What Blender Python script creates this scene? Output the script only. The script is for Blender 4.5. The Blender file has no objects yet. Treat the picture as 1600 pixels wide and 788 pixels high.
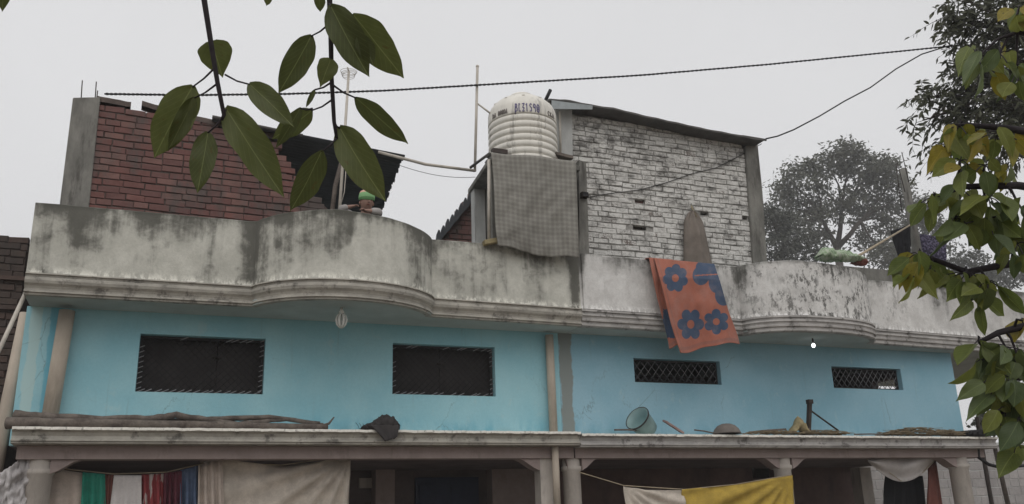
import bpy, math, random
from mathutils import Vector, Matrix, noise as mnoise
S = bpy.context.scene
COL = S.collection
R = math.radians
random.seed(7)

# ------------------------------------------------------------------ camera
CAM = Vector((0, -11.0, 1.6))
FPX = 1400.0
PITCH, YAW, ROLL = R(17.122), R(21.345), R(-1.780)
_f = Vector((math.sin(YAW)*math.cos(PITCH), math.cos(YAW)*math.cos(PITCH), math.sin(PITCH)))
_r0 = Vector((math.cos(YAW), -math.sin(YAW), 0))
_u0 = _r0.cross(_f)
_r = _r0*math.cos(ROLL) + _u0*math.sin(ROLL)
_u = -_r0*math.sin(ROLL) + _u0*math.cos(ROLL)
cd = bpy.data.cameras.new('camera'); cam = bpy.data.objects.new('camera', cd); COL.objects.link(cam)
cd.sensor_width = 36; cd.lens = 36*FPX/1600; cd.clip_start = 0.05; cd.clip_end = 3000
m = Matrix((( _r.x, _u.x, -_f.x, CAM.x), (_r.y, _u.y, -_f.y, CAM.y), (_r.z, _u.z, -_f.z, CAM.z), (0, 0, 0, 1)))
cam.matrix_world = m
S.camera = cam

# ------------------------------------------------------------------ light
SUN_EL, SUN_AZ = R(52), R(200)          # a bright patch of cloud behind the camera, to its left
w = bpy.data.worlds.new('World'); S.world = w; w.use_nodes = True
nt = w.node_tree; nt.nodes.clear()
sky = nt.nodes.new('ShaderNodeTexSky'); sky.sky_type = 'NISHITA'; sky.sun_disc = False
sky.sun_elevation = SUN_EL; sky.sun_rotation = SUN_AZ; sky.dust_density = 6; sky.air_density = 1.0
mx = nt.nodes.new('ShaderNodeMix'); mx.data_type = 'RGBA'; mx.inputs[0].default_value = 0.93
nt.links.new(sky.outputs[0], mx.inputs[6]); mx.inputs[7].default_value = (7.75, 7.72, 7.78, 1)
bg = nt.nodes.new('ShaderNodeBackground'); bg.inputs[1].default_value = 0.1
out = nt.nodes.new('ShaderNodeOutputWorld')
cn = nt.nodes.new('ShaderNodeTexNoise'); cn.inputs['Scale'].default_value = 1.6; cn.inputs['Detail'].default_value = 3    # faint unevenness of the cloud
tg = nt.nodes.new('ShaderNodeTexCoord'); nt.links.new(tg.outputs['Generated'], cn.inputs['Vector'])
cr_ = nt.nodes.new('ShaderNodeMapRange'); cr_.inputs[1].default_value = .3; cr_.inputs[2].default_value = .7; cr_.inputs[3].default_value = .93; cr_.inputs[4].default_value = 1.05; nt.links.new(cn.outputs[0], cr_.inputs[0])
cv = nt.nodes.new('ShaderNodeVectorMath'); cv.operation = 'SCALE'; nt.links.new(mx.outputs[2], cv.inputs[0]); nt.links.new(cr_.outputs[0], cv.inputs['Scale'])
nt.links.new(cv.outputs[0], bg.inputs[0]); nt.links.new(bg.outputs[0], out.inputs[0])
sl = bpy.data.lights.new('sun', 'SUN'); sl.energy = 1.15; sl.angle = R(70); sl.color = (1, .97, .93)
so = bpy.data.objects.new('sun', sl); COL.objects.link(so)
sd = Vector((math.sin(SUN_AZ)*math.cos(SUN_EL), math.cos(SUN_AZ)*math.cos(SUN_EL), math.sin(SUN_EL)))
so.rotation_euler = sd.to_track_quat('Z', 'Y').to_euler(); so.location = (0, -12, 20)
S.view_settings.view_transform = 'Standard'; S.view_settings.look = 'None'
S.view_settings.exposure = 0.0; S.view_settings.gamma = 1

# ------------------------------------------------------------------ from the photograph's lines of sight to points on real planes
def ray(x, y): return _r*((x-800)/FPX) - _u*((y-394)/FPX) + _f
def at(x, y, Y): d = ray(x, y); return CAM + d*((Y-CAM.y)/d.y)
def atX(x, y, X): d = ray(x, y); return CAM + d*((X-CAM.x)/d.x)
def atZ(x, y, Z): d = ray(x, y); return CAM + d*((Z-CAM.z)/d.z)
def atd(x, y, d): return CAM + ray(x, y)*d
def atP(x, y, P0, n): d = ray(x, y); return CAM + d*((P0-CAM).dot(n)/d.dot(n))
V = Vector

# ------------------------------------------------------------------ mesh builder
class MB:
    def __init__(s): s.v = []; s.f = []; s.m = []; s.smooth = []
    def add(s, vs, fs, mi=0, sm=False):
        b = len(s.v); s.v += [V(p) for p in vs]
        for f in fs: s.f.append([i+b for i in f]); s.m.append(mi); s.smooth.append(sm)
        return s
    def box(s, x0, x1, y0, y1, z0, z1, mi=0):
        vs = [(x, y, z) for x in (x0, x1) for y in (y0, y1) for z in (z0, z1)]
        return s.add(vs, [(0,1,3,2),(4,6,7,5),(0,4,5,1),(2,3,7,6),(0,2,6,4),(1,5,7,3)], mi)
    def obox(s, c, ax, ay, az, mi=0):      # oriented box: centre, three half axes
        c = V(c); vs = [c+ax*i+ay*j+az*k for i in (-1,1) for j in (-1,1) for k in (-1,1)]
        return s.add(vs, [(0,1,3,2),(4,6,7,5),(0,4,5,1),(2,3,7,6),(0,2,6,4),(1,5,7,3)], mi)
    def prism(s, pts, d, mi=0):            # polygon (world points) pushed along vector d
        n = len(pts); d = V(d); vs = [V(p) for p in pts] + [V(p)+d for p in pts]
        fs = [tuple(range(n-1, -1, -1)), tuple(range(n, 2*n))] + [(i, (i+1) % n, n+(i+1) % n, n+i) for i in range(n)]
        return s.add(vs, fs, mi)
    def tube(s, pts, r, n=8, mi=0, cap=True):
        pts = [V(p) for p in pts]; k = len(pts); rs = r if isinstance(r, (list, tuple)) else [r]*k
        vs = []; prev = None
        for i, p in enumerate(pts):
            t = (pts[min(i+1, k-1)] - pts[max(i-1, 0)])
            if t.length < 1e-9: t = V((0,0,1))
            t.normalize()
            if prev is None: a = t.orthogonal().normalized()
            else:
                a = prev - t*prev.dot(t)
                a = a.normalized() if a.length > 1e-6 else t.orthogonal().normalized()
            prev = a; b = t.cross(a)
            for j in range(n):
                q = 2*math.pi*j/n; vs.append(p + (a*math.cos(q) + b*math.sin(q))*rs[i])
        fs = [(i*n+j, i*n+(j+1) % n, (i+1)*n+(j+1) % n, (i+1)*n+j) for i in range(k-1) for j in range(n)]
        s.add(vs, fs, mi, True)
        if cap:
            b = len(s.v) - k*n
            s.f.append([b+j for j in range(n-1, -1, -1)]); s.m.append(mi); s.smooth.append(False)
            s.f.append([b+(k-1)*n+j for j in range(n)]); s.m.append(mi); s.smooth.append(False)
        return s
    def lathe(s, prof, c, n=32, mi=0, axis=None):
        c = V(c); Q = axis or Matrix.Identity(3)
        vs = [c + Q @ V((r*math.cos(2*math.pi*j/n), r*math.sin(2*math.pi*j/n), z)) for r, z in prof for j in range(n)]
        fs = [(i*n+j, i*n+(j+1) % n, (i+1)*n+(j+1) % n, (i+1)*n+j) for i in range(len(prof)-1) for j in range(n)]
        return s.add(vs, fs, mi, True)
    def grid(s, rows, mi=0, sm=True):
        nv = len(rows); nu = len(rows[0]); vs = [p for r in rows for p in r]
        return s.add(vs, [(i*nu+j, i*nu+j+1, (i+1)*nu+j+1, (i+1)*nu+j) for i in range(nv-1) for j in range(nu-1)], mi, sm)
    def ball(s, c, r, n=8, mi=0):
        c = V(c); rr = r if isinstance(r, (tuple, list)) else (r, r, r)
        vs = []; k = n
        for i in range(k+1):
            a = math.pi*i/k
            for j in range(2*n):
                b = math.pi*j/n; vs.append(c + V((rr[0]*math.sin(a)*math.cos(b), rr[1]*math.sin(a)*math.sin(b), rr[2]*math.cos(a))))
        N = 2*n
        return s.add(vs, [(i*N+j, i*N+(j+1) % N, (i+1)*N+(j+1) % N, (i+1)*N+j) for i in range(k) for j in range(N)], mi, True)
    def build(s, name, mat, parent=None, flip=True):
        o0 = V(parent['_o']) if parent is not None and '_o' in parent else V((0,0,0))
        if parent is None:                # a thing of one mesh: origin at its base
            xs = [p.x for p in s.v]; ys = [p.y for p in s.v]; zs = [p.z for p in s.v]
            o0 = V(((min(xs)+max(xs))/2, (min(ys)+max(ys))/2, min(zs)))
        me = bpy.data.meshes.new(name)
        me.from_pydata([p-o0 for p in s.v], [], s.f)
        for mt in (mat if isinstance(mat, (list, tuple)) else [mat]): me.materials.append(mt)
        me.polygons.foreach_set('material_index', s.m); me.polygons.foreach_set('use_smooth', s.smooth)
        if flip:
            import bmesh
            bm = bmesh.new(); bm.from_mesh(me); bmesh.ops.recalc_face_normals(bm, faces=bm.faces); bm.to_mesh(me); bm.free()
        me.update()
        o = bpy.data.objects.new(name, me); COL.objects.link(o)
        if parent is not None:
            o.parent = parent; o['_o'] = list(o0)
        else:
            o.location = o0; o['_o'] = list(o0)
        return o

def tag(o, label=None, cat=None, group=None, kind=None):
    if label: o['label'] = label
    if cat: o['category'] = cat
    if group: o['group'] = group
    if kind: o['kind'] = kind
    return o
def thing(name, loc, label, cat, group=None):
    o = bpy.data.objects.new(name, None); COL.objects.link(o); o.location = loc; o['_o'] = list(loc)
    o.empty_display_size = .2
    return tag(o, label, cat, group)
def bevel(o, wd=.01, seg=2):
    md = o.modifiers.new('edge', 'BEVEL'); md.width = wd; md.segments = seg; md.limit_method = 'ANGLE'; md.angle_limit = R(40)
    return o
def solid(o, t=.006):
    md = o.modifiers.new('thick', 'SOLIDIFY'); md.thickness = t; md.offset = 0
    return o

# ------------------------------------------------------------------ materials
class NT:
    def __init__(s, name):
        s.mat = bpy.data.materials.new(name); s.mat.use_nodes = True; s.t = s.mat.node_tree
        s.b = s.t.nodes['Principled BSDF']; s.b.inputs['Specular IOR Level'].default_value = .3
        s.tc = s.t.nodes.new('ShaderNodeTexCoord')
    def n(s, ty): return s.t.nodes.new(ty)
    def L(s, a, sock):
        if isinstance(a, (int, float)): sock.default_value = a
        elif isinstance(a, (tuple, list)): sock.default_value = tuple(a) + ((1,) if len(a) == 3 and len(sock.default_value) == 4 else ())
        else: s.t.links.new(a, sock)
    def m(s, op, a, b=0.0, c=None):
        k = s.n('ShaderNodeMath'); k.operation = op; s.L(a, k.inputs[0]); s.L(b, k.inputs[1])
        if c is not None: s.L(c, k.inputs[2])
        return k.outputs[0]
    def obj(s): return s.tc.outputs['Object']
    def gen(s): return s.tc.outputs['Generated']
    def uv(s): return s.tc.outputs['UV']
    def pos(s): return s.n('ShaderNodeNewGeometry').outputs['Position']
    def xyz(s, v): k = s.n('ShaderNodeSeparateXYZ'); s.L(v, k.inputs[0]); return k.outputs
    def sc(s, v, k3):
        k = s.n('ShaderNodeMapping'); s.L(v, k.inputs[0]); k.inputs['Scale'].default_value = k3; return k.outputs[0]
    def off(s, v, a):
        k = s.n('ShaderNodeVectorMath'); k.operation = 'ADD'; s.L(v, k.inputs[0]); s.L(a, k.inputs[1]); return k.outputs[0]
    def noise(s, v, scale, det=4, ro=.6, dist=0):
        k = s.n('ShaderNodeTexNoise'); s.L(v, k.inputs['Vector']); k.inputs['Scale'].default_value = scale
        k.inputs['Detail'].default_value = det; k.inputs['Roughness'].default_value = ro; k.inputs['Distortion'].default_value = dist
        return k.outputs[0]
    def st(s, x, a, b, lo=0., hi=1.):
        k = s.n('ShaderNodeMapRange'); k.interpolation_type = 'SMOOTHSTEP'; s.L(x, k.inputs[0])
        for i, q in ((1, a), (2, b), (3, lo), (4, hi)): k.inputs[i].default_value = q
        return k.outputs[0]
    def mix(s, f, a, b):
        k = s.n('ShaderNodeMix'); k.data_type = 'RGBA'; s.L(f, k.inputs[0]); s.L(a, k.inputs[6]); s.L(b, k.inputs[7]); return k.outputs[2]
    def mul(s, c, f):
        k = s.n('ShaderNodeMix'); k.data_type = 'RGBA'; k.blend_type = 'MULTIPLY'; k.inputs[0].default_value = 1; s.L(c, k.inputs[6])
        cc = s.n('ShaderNodeCombineColor'); [s.L(f, cc.inputs[i]) for i in range(3)]; s.t.links.new(cc.outputs[0], k.inputs[7]); return k.outputs[2]
    def rnd(s): return s.n('ShaderNodeObjectInfo').outputs['Random']
    def bell(s, x, c, wd): return s.st(s.m('ABSOLUTE', s.m('SUBTRACT', x, c)), wd, 0.0)
    def bump(s, h, st=.4, d=.01):
        k = s.n('ShaderNodeBump'); s.L(h, k.inputs['Height']); k.inputs['Strength'].default_value = st; k.inputs['Distance'].default_value = d
        s.t.links.new(k.outputs[0], s.b.inputs['Normal'])
    def done(s, c, rough=.85, metal=0.):
        s.L(c, s.b.inputs['Base Color']); s.L(rough, s.b.inputs['Roughness']); s.b.inputs['Metallic'].default_value = metal
        return s.mat

def plain(name, c, rough=.8, var=.25, scale=6, bump=.2, metal=0, c2=None, stretch=(1,1,1), useobj=True, dirt=0.):
    k = NT(name); v = k.sc(k.obj(), stretch)
    n1 = k.noise(v, scale, 6, .65); n2 = k.noise(v, scale*9, 3, .6)
    a = k.st(n1, .3, .7)
    dark = tuple(q*(1-var) for q in c)
    col = k.mix(a, c2 or dark, c)
    col = k.mul(col, k.m('MULTIPLY_ADD', n2, var*.6, 1-var*.3))
    if dirt:
        d = k.st(k.noise(k.sc(k.obj(), (stretch[0]*.9, stretch[1]*.9, stretch[2]*.4)), scale*1.7, 7, .7), .52, .68)
        col = k.mix(k.m('MULTIPLY', d, dirt), col, (.06, .055, .05))
    if bump: k.bump(k.m('ADD', n1, k.m('MULTIPLY', n2, .5)), bump, .01)
    return k.done(col, rough, metal)

def plaster_stained(name, base, white, z0, z1, bells, amount=.5, speck=0., speckx=None):
    """old lime plaster: black mould running down from the top edge, pale scaling at the foot"""
    k = NT(name); p = k.pos(); X, Y, Z = k.xyz(p)
    h = k.st(Z, z0, z1); hl = k.m('DIVIDE', k.m('SUBTRACT', Z, z0), z1-z0)
    big = k.noise(p, 1.3, 5, .6); med = k.noise(p, 5.5, 7, .68, .3)
    strk = k.noise(k.sc(p, (9, 9, .8)), 1, 5, .65); fine = k.noise(p, 38, 5, .7)
    col = k.mix(k.st(med, .3, .72), base, white)
    col = k.mul(col, k.m('MULTIPLY_ADD', fine, .35, .82))
    col = k.mix(k.m('MULTIPLY', k.st(big, .45, .7), .35), col, tuple(q*.55 for q in base))
    s = k.m('ADD', k.m('MULTIPLY', k.m('POWER', k.m('MAXIMUM', hl, 0.0), 1.5), .50), .01)
    for c, wd, a in bells: s = k.m('ADD', s, k.m('MULTIPLY', k.bell(X, c, wd), a))
    s = k.m('ADD', s, k.m('MULTIPLY', k.m('SUBTRACT', strk, .5), .75))
    s = k.m('ADD', s, k.m('MULTIPLY', k.m('SUBTRACT', med, .5), 1.05))
    s = k.m('ADD', s, k.m('MULTIPLY', k.m('SUBTRACT', big, .5), 1.5))
    d = k.st(s, .38-amount*.6, .90-amount*.6)
    col = k.mix(k.m('MULTIPLY', d, .84), col, (.045, .044, .036))
    edge = k.st(k.m('ADD', hl, k.m('MULTIPLY', k.m('SUBTRACT', med, .5), .16)), .9, 1.0)
    col = k.mix(k.m('MULTIPLY', edge, .55), col, (.05, .05, .04))
    foot = k.m('MULTIPLY', k.st(hl, .12, .0), k.st(k.noise(k.sc(p, (22, 22, 12)), 1, 4, .6), .42, .6))
    col = k.mix(k.m('MULTIPLY', foot, .7), col, tuple(min(1, q*1.5) for q in white))
    if speck:
        q = k.st(k.noise(k.sc(p, (1, 1, .55)), 12, 9, .78), .50, .565)
        reg = k.st(k.noise(p, 2.4, 3, .5), .40, .56)
        if speckx:
            reg = k.m('MULTIPLY', reg, k.bell(X, speckx[0], speckx[1]))
        col = k.mix(k.m('MULTIPLY', k.m('MULTIPLY', q, reg), speck), col, (.05, .05, .045))
    k.bump(k.m('ADD', med, k.m('MULTIPLY', fine, .6)), .35, .012)
    return k.done(col, .92)

def blue_paint(name, base, pale, deep, bells=(), patch=None):
    k = NT(name); p = k.pos(); X, Y, Z = k.xyz(p)
    n1 = k.noise(p, 1.1, 5, .6); n2 = k.noise(k.sc(p, (3, 3, 1.2)), 1.6, 6, .65); n3 = k.noise(p, 30, 4, .7)
    col = k.mix(k.st(n1, .3, .7), base, pale)
    low = k.m('MULTIPLY', k.st(Z, 3.05, 2.7), k.st(n2, .45, .62))
    col = k.mix(k.m('MULTIPLY', low, .7), col, deep)
    col = k.mul(col, k.m('MULTIPLY_ADD', n3, .22, .88))
    drip = k.st(k.noise(k.sc(p, (14, 14, .6)), 1, 3, .6), .6, .75)
    col = k.mix(k.m('MULTIPLY', drip, .2), col, (.2,.21,.2))
    crk = k.n('ShaderNodeTexVoronoi'); crk.feature = 'DISTANCE_TO_EDGE'; crk.inputs['Scale'].default_value = .8; k.L(k.off(p, k.m('MULTIPLY', n2, .5)), crk.inputs['Vector'])
    col = k.mix(k.m('MULTIPLY', k.m('MULTIPLY', k.st(crk.outputs[0], .006, .001), k.st(n1, .5, .62)), .55), col, (.12,.16,.17))
    scuff = k.st(k.noise(k.sc(p, (1.4, 1.4, 1.0)), 3.2, 8, .72), .57, .66)
    col = k.mix(k.m('MULTIPLY', scuff, .30), col, (.42,.55,.56))
    gr = k.m('MULTIPLY', k.st(k.m('ADD', Z, k.m('MULTIPLY', n1, .25)), 3.02, 2.80), k.st(k.noise(p, 4, 7, .7), .44, .62))
    col = k.mix(k.m('MULTIPLY', gr, .45), col, (.20,.225,.19)); n4 = k.noise(p, 2.6, 7, .68)
    for c, wd, cc in bells:                      # bare or older-painted vertical strips
        q = k.m('ADD', k.bell(X, c, wd*1.6), k.m('MULTIPLY', k.m('SUBTRACT', n4, .5), 1.5))
        col = k.mix(k.m('MULTIPLY', k.st(q, .40, .62), .85), col, cc)
    k.bump(k.m('ADD', n1, k.m('MULTIPLY', n3, .5)), .2, .008)
    return k.done(col, .75)

def brick_mat(name, cols, dirt, dirtamt, wash=None, washamt=0.):
    """colour differs from brick to brick; grime by position on the wall"""
    k = NT(name); p = k.pos(); r = k.rnd()
    v = k.off(k.obj(), k.m('MULTIPLY', r, 37.0))
    n1 = k.noise(v, 9, 5, .65); n2 = k.noise(v, 60, 4, .7); big = k.noise(p, 1.5, 5, .65); strk = k.noise(k.sc(p, (5, 5, .8)), 1, 5, .65)
    c = k.mix(k.st(r, .0, .5), cols[0], cols[1]); c = k.mix(k.st(r, .5, 1.), c, cols[2])
    c = k.mul(c, k.m('MULTIPLY_ADD', n1, .7, .62)); c = k.mul(c, k.m('MULTIPLY_ADD', n2, .35, .83))
    if wash:
        a = k.m('ADD', k.m('MULTIPLY', n1, .55), k.m('MULTIPLY', big, .5)); a = k.m('ADD', a, k.m('MULTIPLY', k.m('SUBTRACT', r, .5), .17))
        a = k.m('ADD', a, k.m('MULTIPLY', k.m('SUBTRACT', n2, .5), .75))
        c = k.mix(k.m('MULTIPLY', k.st(a, .66-washamt*.4, .8-washamt*.4), .93), c, wash)
    if wash:
        fl = k.st(k.noise(k.sc(p, (1, 1, 2.2)), 16, 9, .8), .50, .62); c = k.mix(k.m('MULTIPLY', fl, .5), c, (.12,.112,.10))
        hz_ = k.st(k.noise(k.sc(p, (1.2, 1.2, 5)), 1.5, 6, .7), .46, .66); c = k.mix(k.m('MULTIPLY', hz_, .32), c, (.16,.15,.135))
    g = k.m('ADD', k.m('MULTIPLY', big, .6), k.m('MULTIPLY', strk, .5)); g = k.m('ADD', g, k.m('MULTIPLY', k.m('SUBTRACT', n1, .5), .3))
    if wash:
        g = k.m('ADD', k.m('MULTIPLY', big, .30), k.m('MULTIPLY', k.noise(k.sc(p, (1, 1, 1.7)), 4.5, 9, .74), .78)); g = k.m('ADD', g, k.m('MULTIPLY', k.m('SUBTRACT', n1, .5), .25))
    c = k.mix(k.m('MULTIPLY', k.st(g, .50, .70), dirtamt), c, dirt)
    k.bump(k.m('ADD', n1, k.m('MULTIPLY', n2, .6)), .5, .006)
    return k.done(c, .93)

def leaf_mat(name, c1, c2, trans=.35, vein=.35, spot=0.):
    k = NT(name); U, W, _ = k.xyz(k.uv()); r = k.rnd()
    col = k.mix(k.st(r, .1, .9), c1, c2)
    n1 = k.noise(k.off(k.obj(), k.m('MULTIPLY', r, 17.)), 5, 4, .6)
    col = k.mul(col, k.m('MULTIPLY_ADD', n1, .6, .7))
    au = k.m('ABSOLUTE', k.m('SUBTRACT', U, .5))
    ph = k.m('SUBTRACT', k.m('MULTIPLY', W, 9.0), k.m('MULTIPLY', au, 7.0))
    rib = k.st(k.m('ABSOLUTE', k.m('SUBTRACT', k.m('FRACT', ph), .5)), .055, .0)
    mid = k.st(au, .022, .004)
    vv = k.m('MAXIMUM', k.m('MULTIPLY', rib, .5), mid)
    col = k.mix(k.m('MULTIPLY', vv, vein), col, tuple(min(1, q*2.6+.03) for q in c2))
    if spot:
        s = k.st(k.noise(k.off(k.obj(), k.m('MULTIPLY', r, 9.)), 7, 3, .5), .64, .7)
        col = k.mix(k.m('MULTIPLY', s, spot), col, (.10, .07, .02))
    k.bump(k.m('MULTIPLY', rib, -1.), .25, .004)
    k.done(col, .40)
    tr = k.n('ShaderNodeBsdfTranslucent'); k.L(col, tr.inputs[0])
    ms = k.n('ShaderNodeMixShader'); ms.inputs[0].default_value = trans
    o = [q for q in k.t.nodes if q.type == 'OUTPUT_MATERIAL'][0]
    k.t.links.new(k.b.outputs[0], ms.inputs[1]); k.t.links.new(tr.outputs[0], ms.inputs[2]); k.t.links.new(ms.outputs[0], o.inputs[0])
    return k.mat

def cloth_mat(name, c, c2=None, weave=60, rough=.9, var=.3, trans=0.12):
    k = NT(name); n1 = k.noise(k.obj(), 5, 5, .6); n2 = k.noise(k.obj(), 45, 3, .6)
    col = k.mix(k.st(n1, .3, .7), c2 or tuple(q*(1-var) for q in c), c)
    col = k.mul(col, k.m('MULTIPLY_ADD', n2, .3, .85)); k.bump(n2, .2, .004)
    k.done(col, rough)
    tr = k.n('ShaderNodeBsdfTranslucent'); k.L(col, tr.inputs[0]); ms = k.n('ShaderNodeMixShader'); ms.inputs[0].default_value = trans
    o = [q for q in k.t.nodes if q.type == 'OUTPUT_MATERIAL'][0]
    k.t.links.new(k.b.outputs[0], ms.inputs[1]); k.t.links.new(tr.outputs[0], ms.inputs[2]); k.t.links.new(ms.outputs[0], o.inputs[0])
    return k.mat

M = {}
M['parapet'] = plaster_stained('stained_plaster', (.45,.447,.40), (.59,.585,.53), 4.36, 5.17, [(.80,.24,.42),(1.12,.16,.3),(2.70,.22,.40),(2.92,.08,.3),(-1.0,.3,.22),(-.35,.25,.18),(.35,.3,.14),(1.75,.3,.14),(4.0,.5,.12),(4.98,.17,.75)], .40)
M['parapet_white'] = plaster_stained('whitewashed_plaster', (.52,.51,.495), (.68,.675,.66), 4.36, 5.17, [(5.10,.10,.5),(7.62,.12,.2),(12.3,.1,.4)], .13, .88, (8.9,3.0))
M['cornice'] = plain('cornice_plaster', (.43,.41,.365), .9, .35, 4, .3, dirt=.75, stretch=(1,1,2))
M['cornice_white'] = plain('grey_cornice_plaster', (.44,.425,.41), .9, .35, 4, .3, dirt=.8, stretch=(1,1,2))
M['soffit'] = plain('soffit_paint', (.42,.47,.46), .9, .18, 2, .1)
M['blue'] = blue_paint('turquoise_paint', (.24,.485,.565), (.325,.56,.62), (.09,.345,.47), [(-1.42,.07,(.42,.58,.58)),(-1.22,.08,(.14,.42,.54))])
M['blue_b'] = blue_paint('blue_paint', (.215,.405,.50), (.28,.46,.55), (.13,.325,.43), [(5.03,.115,(.21,.21,.185))])
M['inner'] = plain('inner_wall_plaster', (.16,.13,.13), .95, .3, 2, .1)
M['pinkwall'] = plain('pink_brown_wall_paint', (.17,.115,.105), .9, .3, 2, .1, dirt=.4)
M['beam'] = plain('beam_plaster', (.33,.27,.255), .92, .2, 3, .15, dirt=.25)
M['column'] = plain('column_plaster', (.48,.44,.40), .9, .25, 4, .2, dirt=.3, stretch=(1,1,.5))
M['lip'] = plain('chipped_whitewash', (.80,.78,.72), .9, .15, 14, .5, dirt=.6)
M['concrete'] = plain('weathered_concrete', (.235,.23,.21), .95, .5, 4, .5, dirt=.8, stretch=(1,1,.4))
M['concrete_light'] = plain('pale_concrete', (.50,.51,.50), .93, .25, 3, .3, dirt=.4, stretch=(1,1,.4))
M['mortar_red'] = plain('grey_mortar', (.12,.095,.085), .97, .4, 8, .5)
M['mortar_white'] = plain('whitewashed_mortar', (.44,.43,.41), .97, .6, 5, .5, dirt=.6, c2=(.14,.135,.125))
M['brick_red'] = brick_mat('red_brick', [(.175,.082,.072),(.14,.072,.066),(.19,.105,.092)], (.08,.075,.07), .8)
M['brick_white'] = brick_mat('whitewashed_brick', [(.17,.14,.125),(.15,.135,.125),(.20,.15,.13)], (.075,.07,.064), .9, (.66,.655,.63), .93)
M['brick_dark'] = brick_mat('dark_brick', [(.085,.065,.055),(.07,.055,.05),(.10,.07,.06)], (.04,.038,.035), .7)  # bricks in much darker tones than the red ones
M['block'] = brick_mat('grey_block', [(.34,.325,.32),(.31,.295,.29),(.37,.35,.34)], (.2,.19,.19), .5)
M['sheet_dark'] = plain('dark_corrugated_sheet', (.055,.06,.068), .6, .35, 2, .1)
M['sheet_grey'] = plain('galvanised_sheet', (.34,.37,.38), .5, .35, 2, .1, metal=.4, dirt=.35)
M['sheet_edge'] = plain('rusty_sheet', (.11,.105,.10), .7, .4, 4, .2)
M['pvc'] = plain('dirty_white_plastic_pipe', (.55,.51,.45), .55, .3, 5, .05, dirt=.35)
M['pvc_tan'] = plain('tan_pipe', (.50,.435,.36), .7, .3, 4, .1, dirt=.3, stretch=(1,1,.3))
M['iron'] = plain('rusty_iron', (.045,.035,.03), .8, .4, 20, .2)
M['grille'] = plain('painted_grille_metal', (.19,.19,.20), .6, .3, 20, .1)
M['grille_dark'] = plain('dark_grille_metal', (.022,.02,.022), .6, .3, 20, .1)
M['grille_end'] = plain('grey_flat_bar', (.27,.27,.28), .6, .3, 20, .1)
M['black'] = plain('black_rubber', (.016,.016,.018), .7, .3, 10, .1)
M['cable'] = plain('black_cable_sheath', (.012,.012,.013), .6, .2, 10, .0)
M['wood'] = plain('weathered_wood', (.20,.155,.125), .9, .5, 6, .5, stretch=(1,6,6), c2=(.095,.075,.065))
M['wood_grey'] = plain('grey_dry_bark', (.17,.145,.125), .95, .55, 9, .6, c2=(.075,.062,.055))
M['bamboo'] = plain('pale_bamboo', (.42,.35,.25), .7, .3, 8, .15)
M['bark'] = plain('tree_bark', (.075,.06,.05), .95, .4, 12, .6)
M['twig'] = plain('dark_twig_bark', (.032,.026,.03), .85, .3, 40, .3)
M['tank'] = plain('white_tank_plastic', (.74,.72,.66), .5, .16, 5, .05, dirt=.5, stretch=(1,1,.3))
M['ink'] = plain('purple_paint', (.17,.155,.30), .8, .3, 30, 0)
M['ink_dark'] = plain('faded_black_print', (.19,.17,.16), .8, .3, 30, 0)
M['shutter_or_backing'] = plain('brown_shutter_wood', (.048,.043,.043), .85, .3, 5, .2)
M['door'] = plain('dark_blue_door_paint', (.035,.045,.085), .6, .3, 3, .1)
M['straw'] = plain('dry_straw', (.24,.19,.12), .95, .5, 12, .3)
M['dirt'] = plain('bare_earth', (.20,.165,.125), .97, .35, .8, .5)
M['rooffloor'] = plain('roof_screed', (.3,.29,.27), .95, .3, 2, .2, dirt=.4)
M['tub'] = plain('translucent_green_plastic', (.34,.46,.45), .4, .2, 6, .05)
_t = M['tub'].node_tree; _o = [q for q in _t.nodes if q.type == 'OUTPUT_MATERIAL'][0]; _ms = _t.nodes.new('ShaderNodeMixShader'); _ms.inputs[0].default_value = .45; _tr = _t.nodes.new('ShaderNodeBsdfTransparent'); _tr.inputs[0].default_value = (.85,.93,.92,1)
_t.links.new(_t.nodes['Principled BSDF'].outputs[0], _ms.inputs[1]); _t.links.new(_tr.outputs[0], _ms.inputs[2]); _t.links.new(_ms.outputs[0], _o.inputs[0])
M['bowl'] = plain('grey_brown_clay', (.17,.15,.135), .85, .3, 8, .2)
M['board'] = plain('pinkish_board', (.30,.20,.18), .85, .3, 8, .2)
M['sack'] = plain('yellowed_sack', (.36,.30,.17), .95, .35, 10, .3)
M['bulb'] = plain('white_bulb_glass', (.75,.76,.73), .25, .05, 5, 0)
k = NT('lit_bulb_glass'); k.done((.8,.8,.8), .3); k.b.inputs['Emission Color'].default_value = (1,1,1,1); k.b.inputs['Emission Strength'].default_value = 2.5; M['bulb_lit'] = k.mat
M['rag'] = cloth_mat('dark_grey_rag', (.055,.05,.05))
M['white_net'] = cloth_mat('white_knitted_cloth', (.60,.58,.58), (.33,.31,.31), var=.6)
M['beige'] = cloth_mat('beige_sheet_cloth', (.64,.575,.50))
M['beige2'] = cloth_mat('pale_sheet_cloth', (.56,.48,.42))
M['green'] = cloth_mat('green_cloth', (.03,.25,.18))
M['white'] = cloth_mat('white_cloth', (.60,.57,.56), var=.15)
M['red'] = cloth_mat('red_cloth', (.26,.055,.06))
k = NT('red_and_white_cloth'); pp_ = k.st(k.noise(k.sc(k.obj(), (7, 7, 2)), 1.6, 3, .5), .52, .57); k.done(k.mix(pp_, (.26,.05,.055), (.42,.36,.34)), .9); M['redprint'] = k.mat
M['maroon'] = cloth_mat('maroon_cloth', (.12,.03,.045))
M['bluecloth'] = cloth_mat('blue_grey_cloth', (.11,.15,.24))
M['yellow'] = cloth_mat('mustard_cloth', (.50,.35,.07))
M['blackcloth'] = cloth_mat('black_cloth', (.014,.014,.018))
M['browncloth'] = cloth_mat('brown_mesh_cloth', (.215,.185,.16), var=.25)
M['redbrown'] = cloth_mat('red_brown_cloth', (.20,.075,.06))
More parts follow.
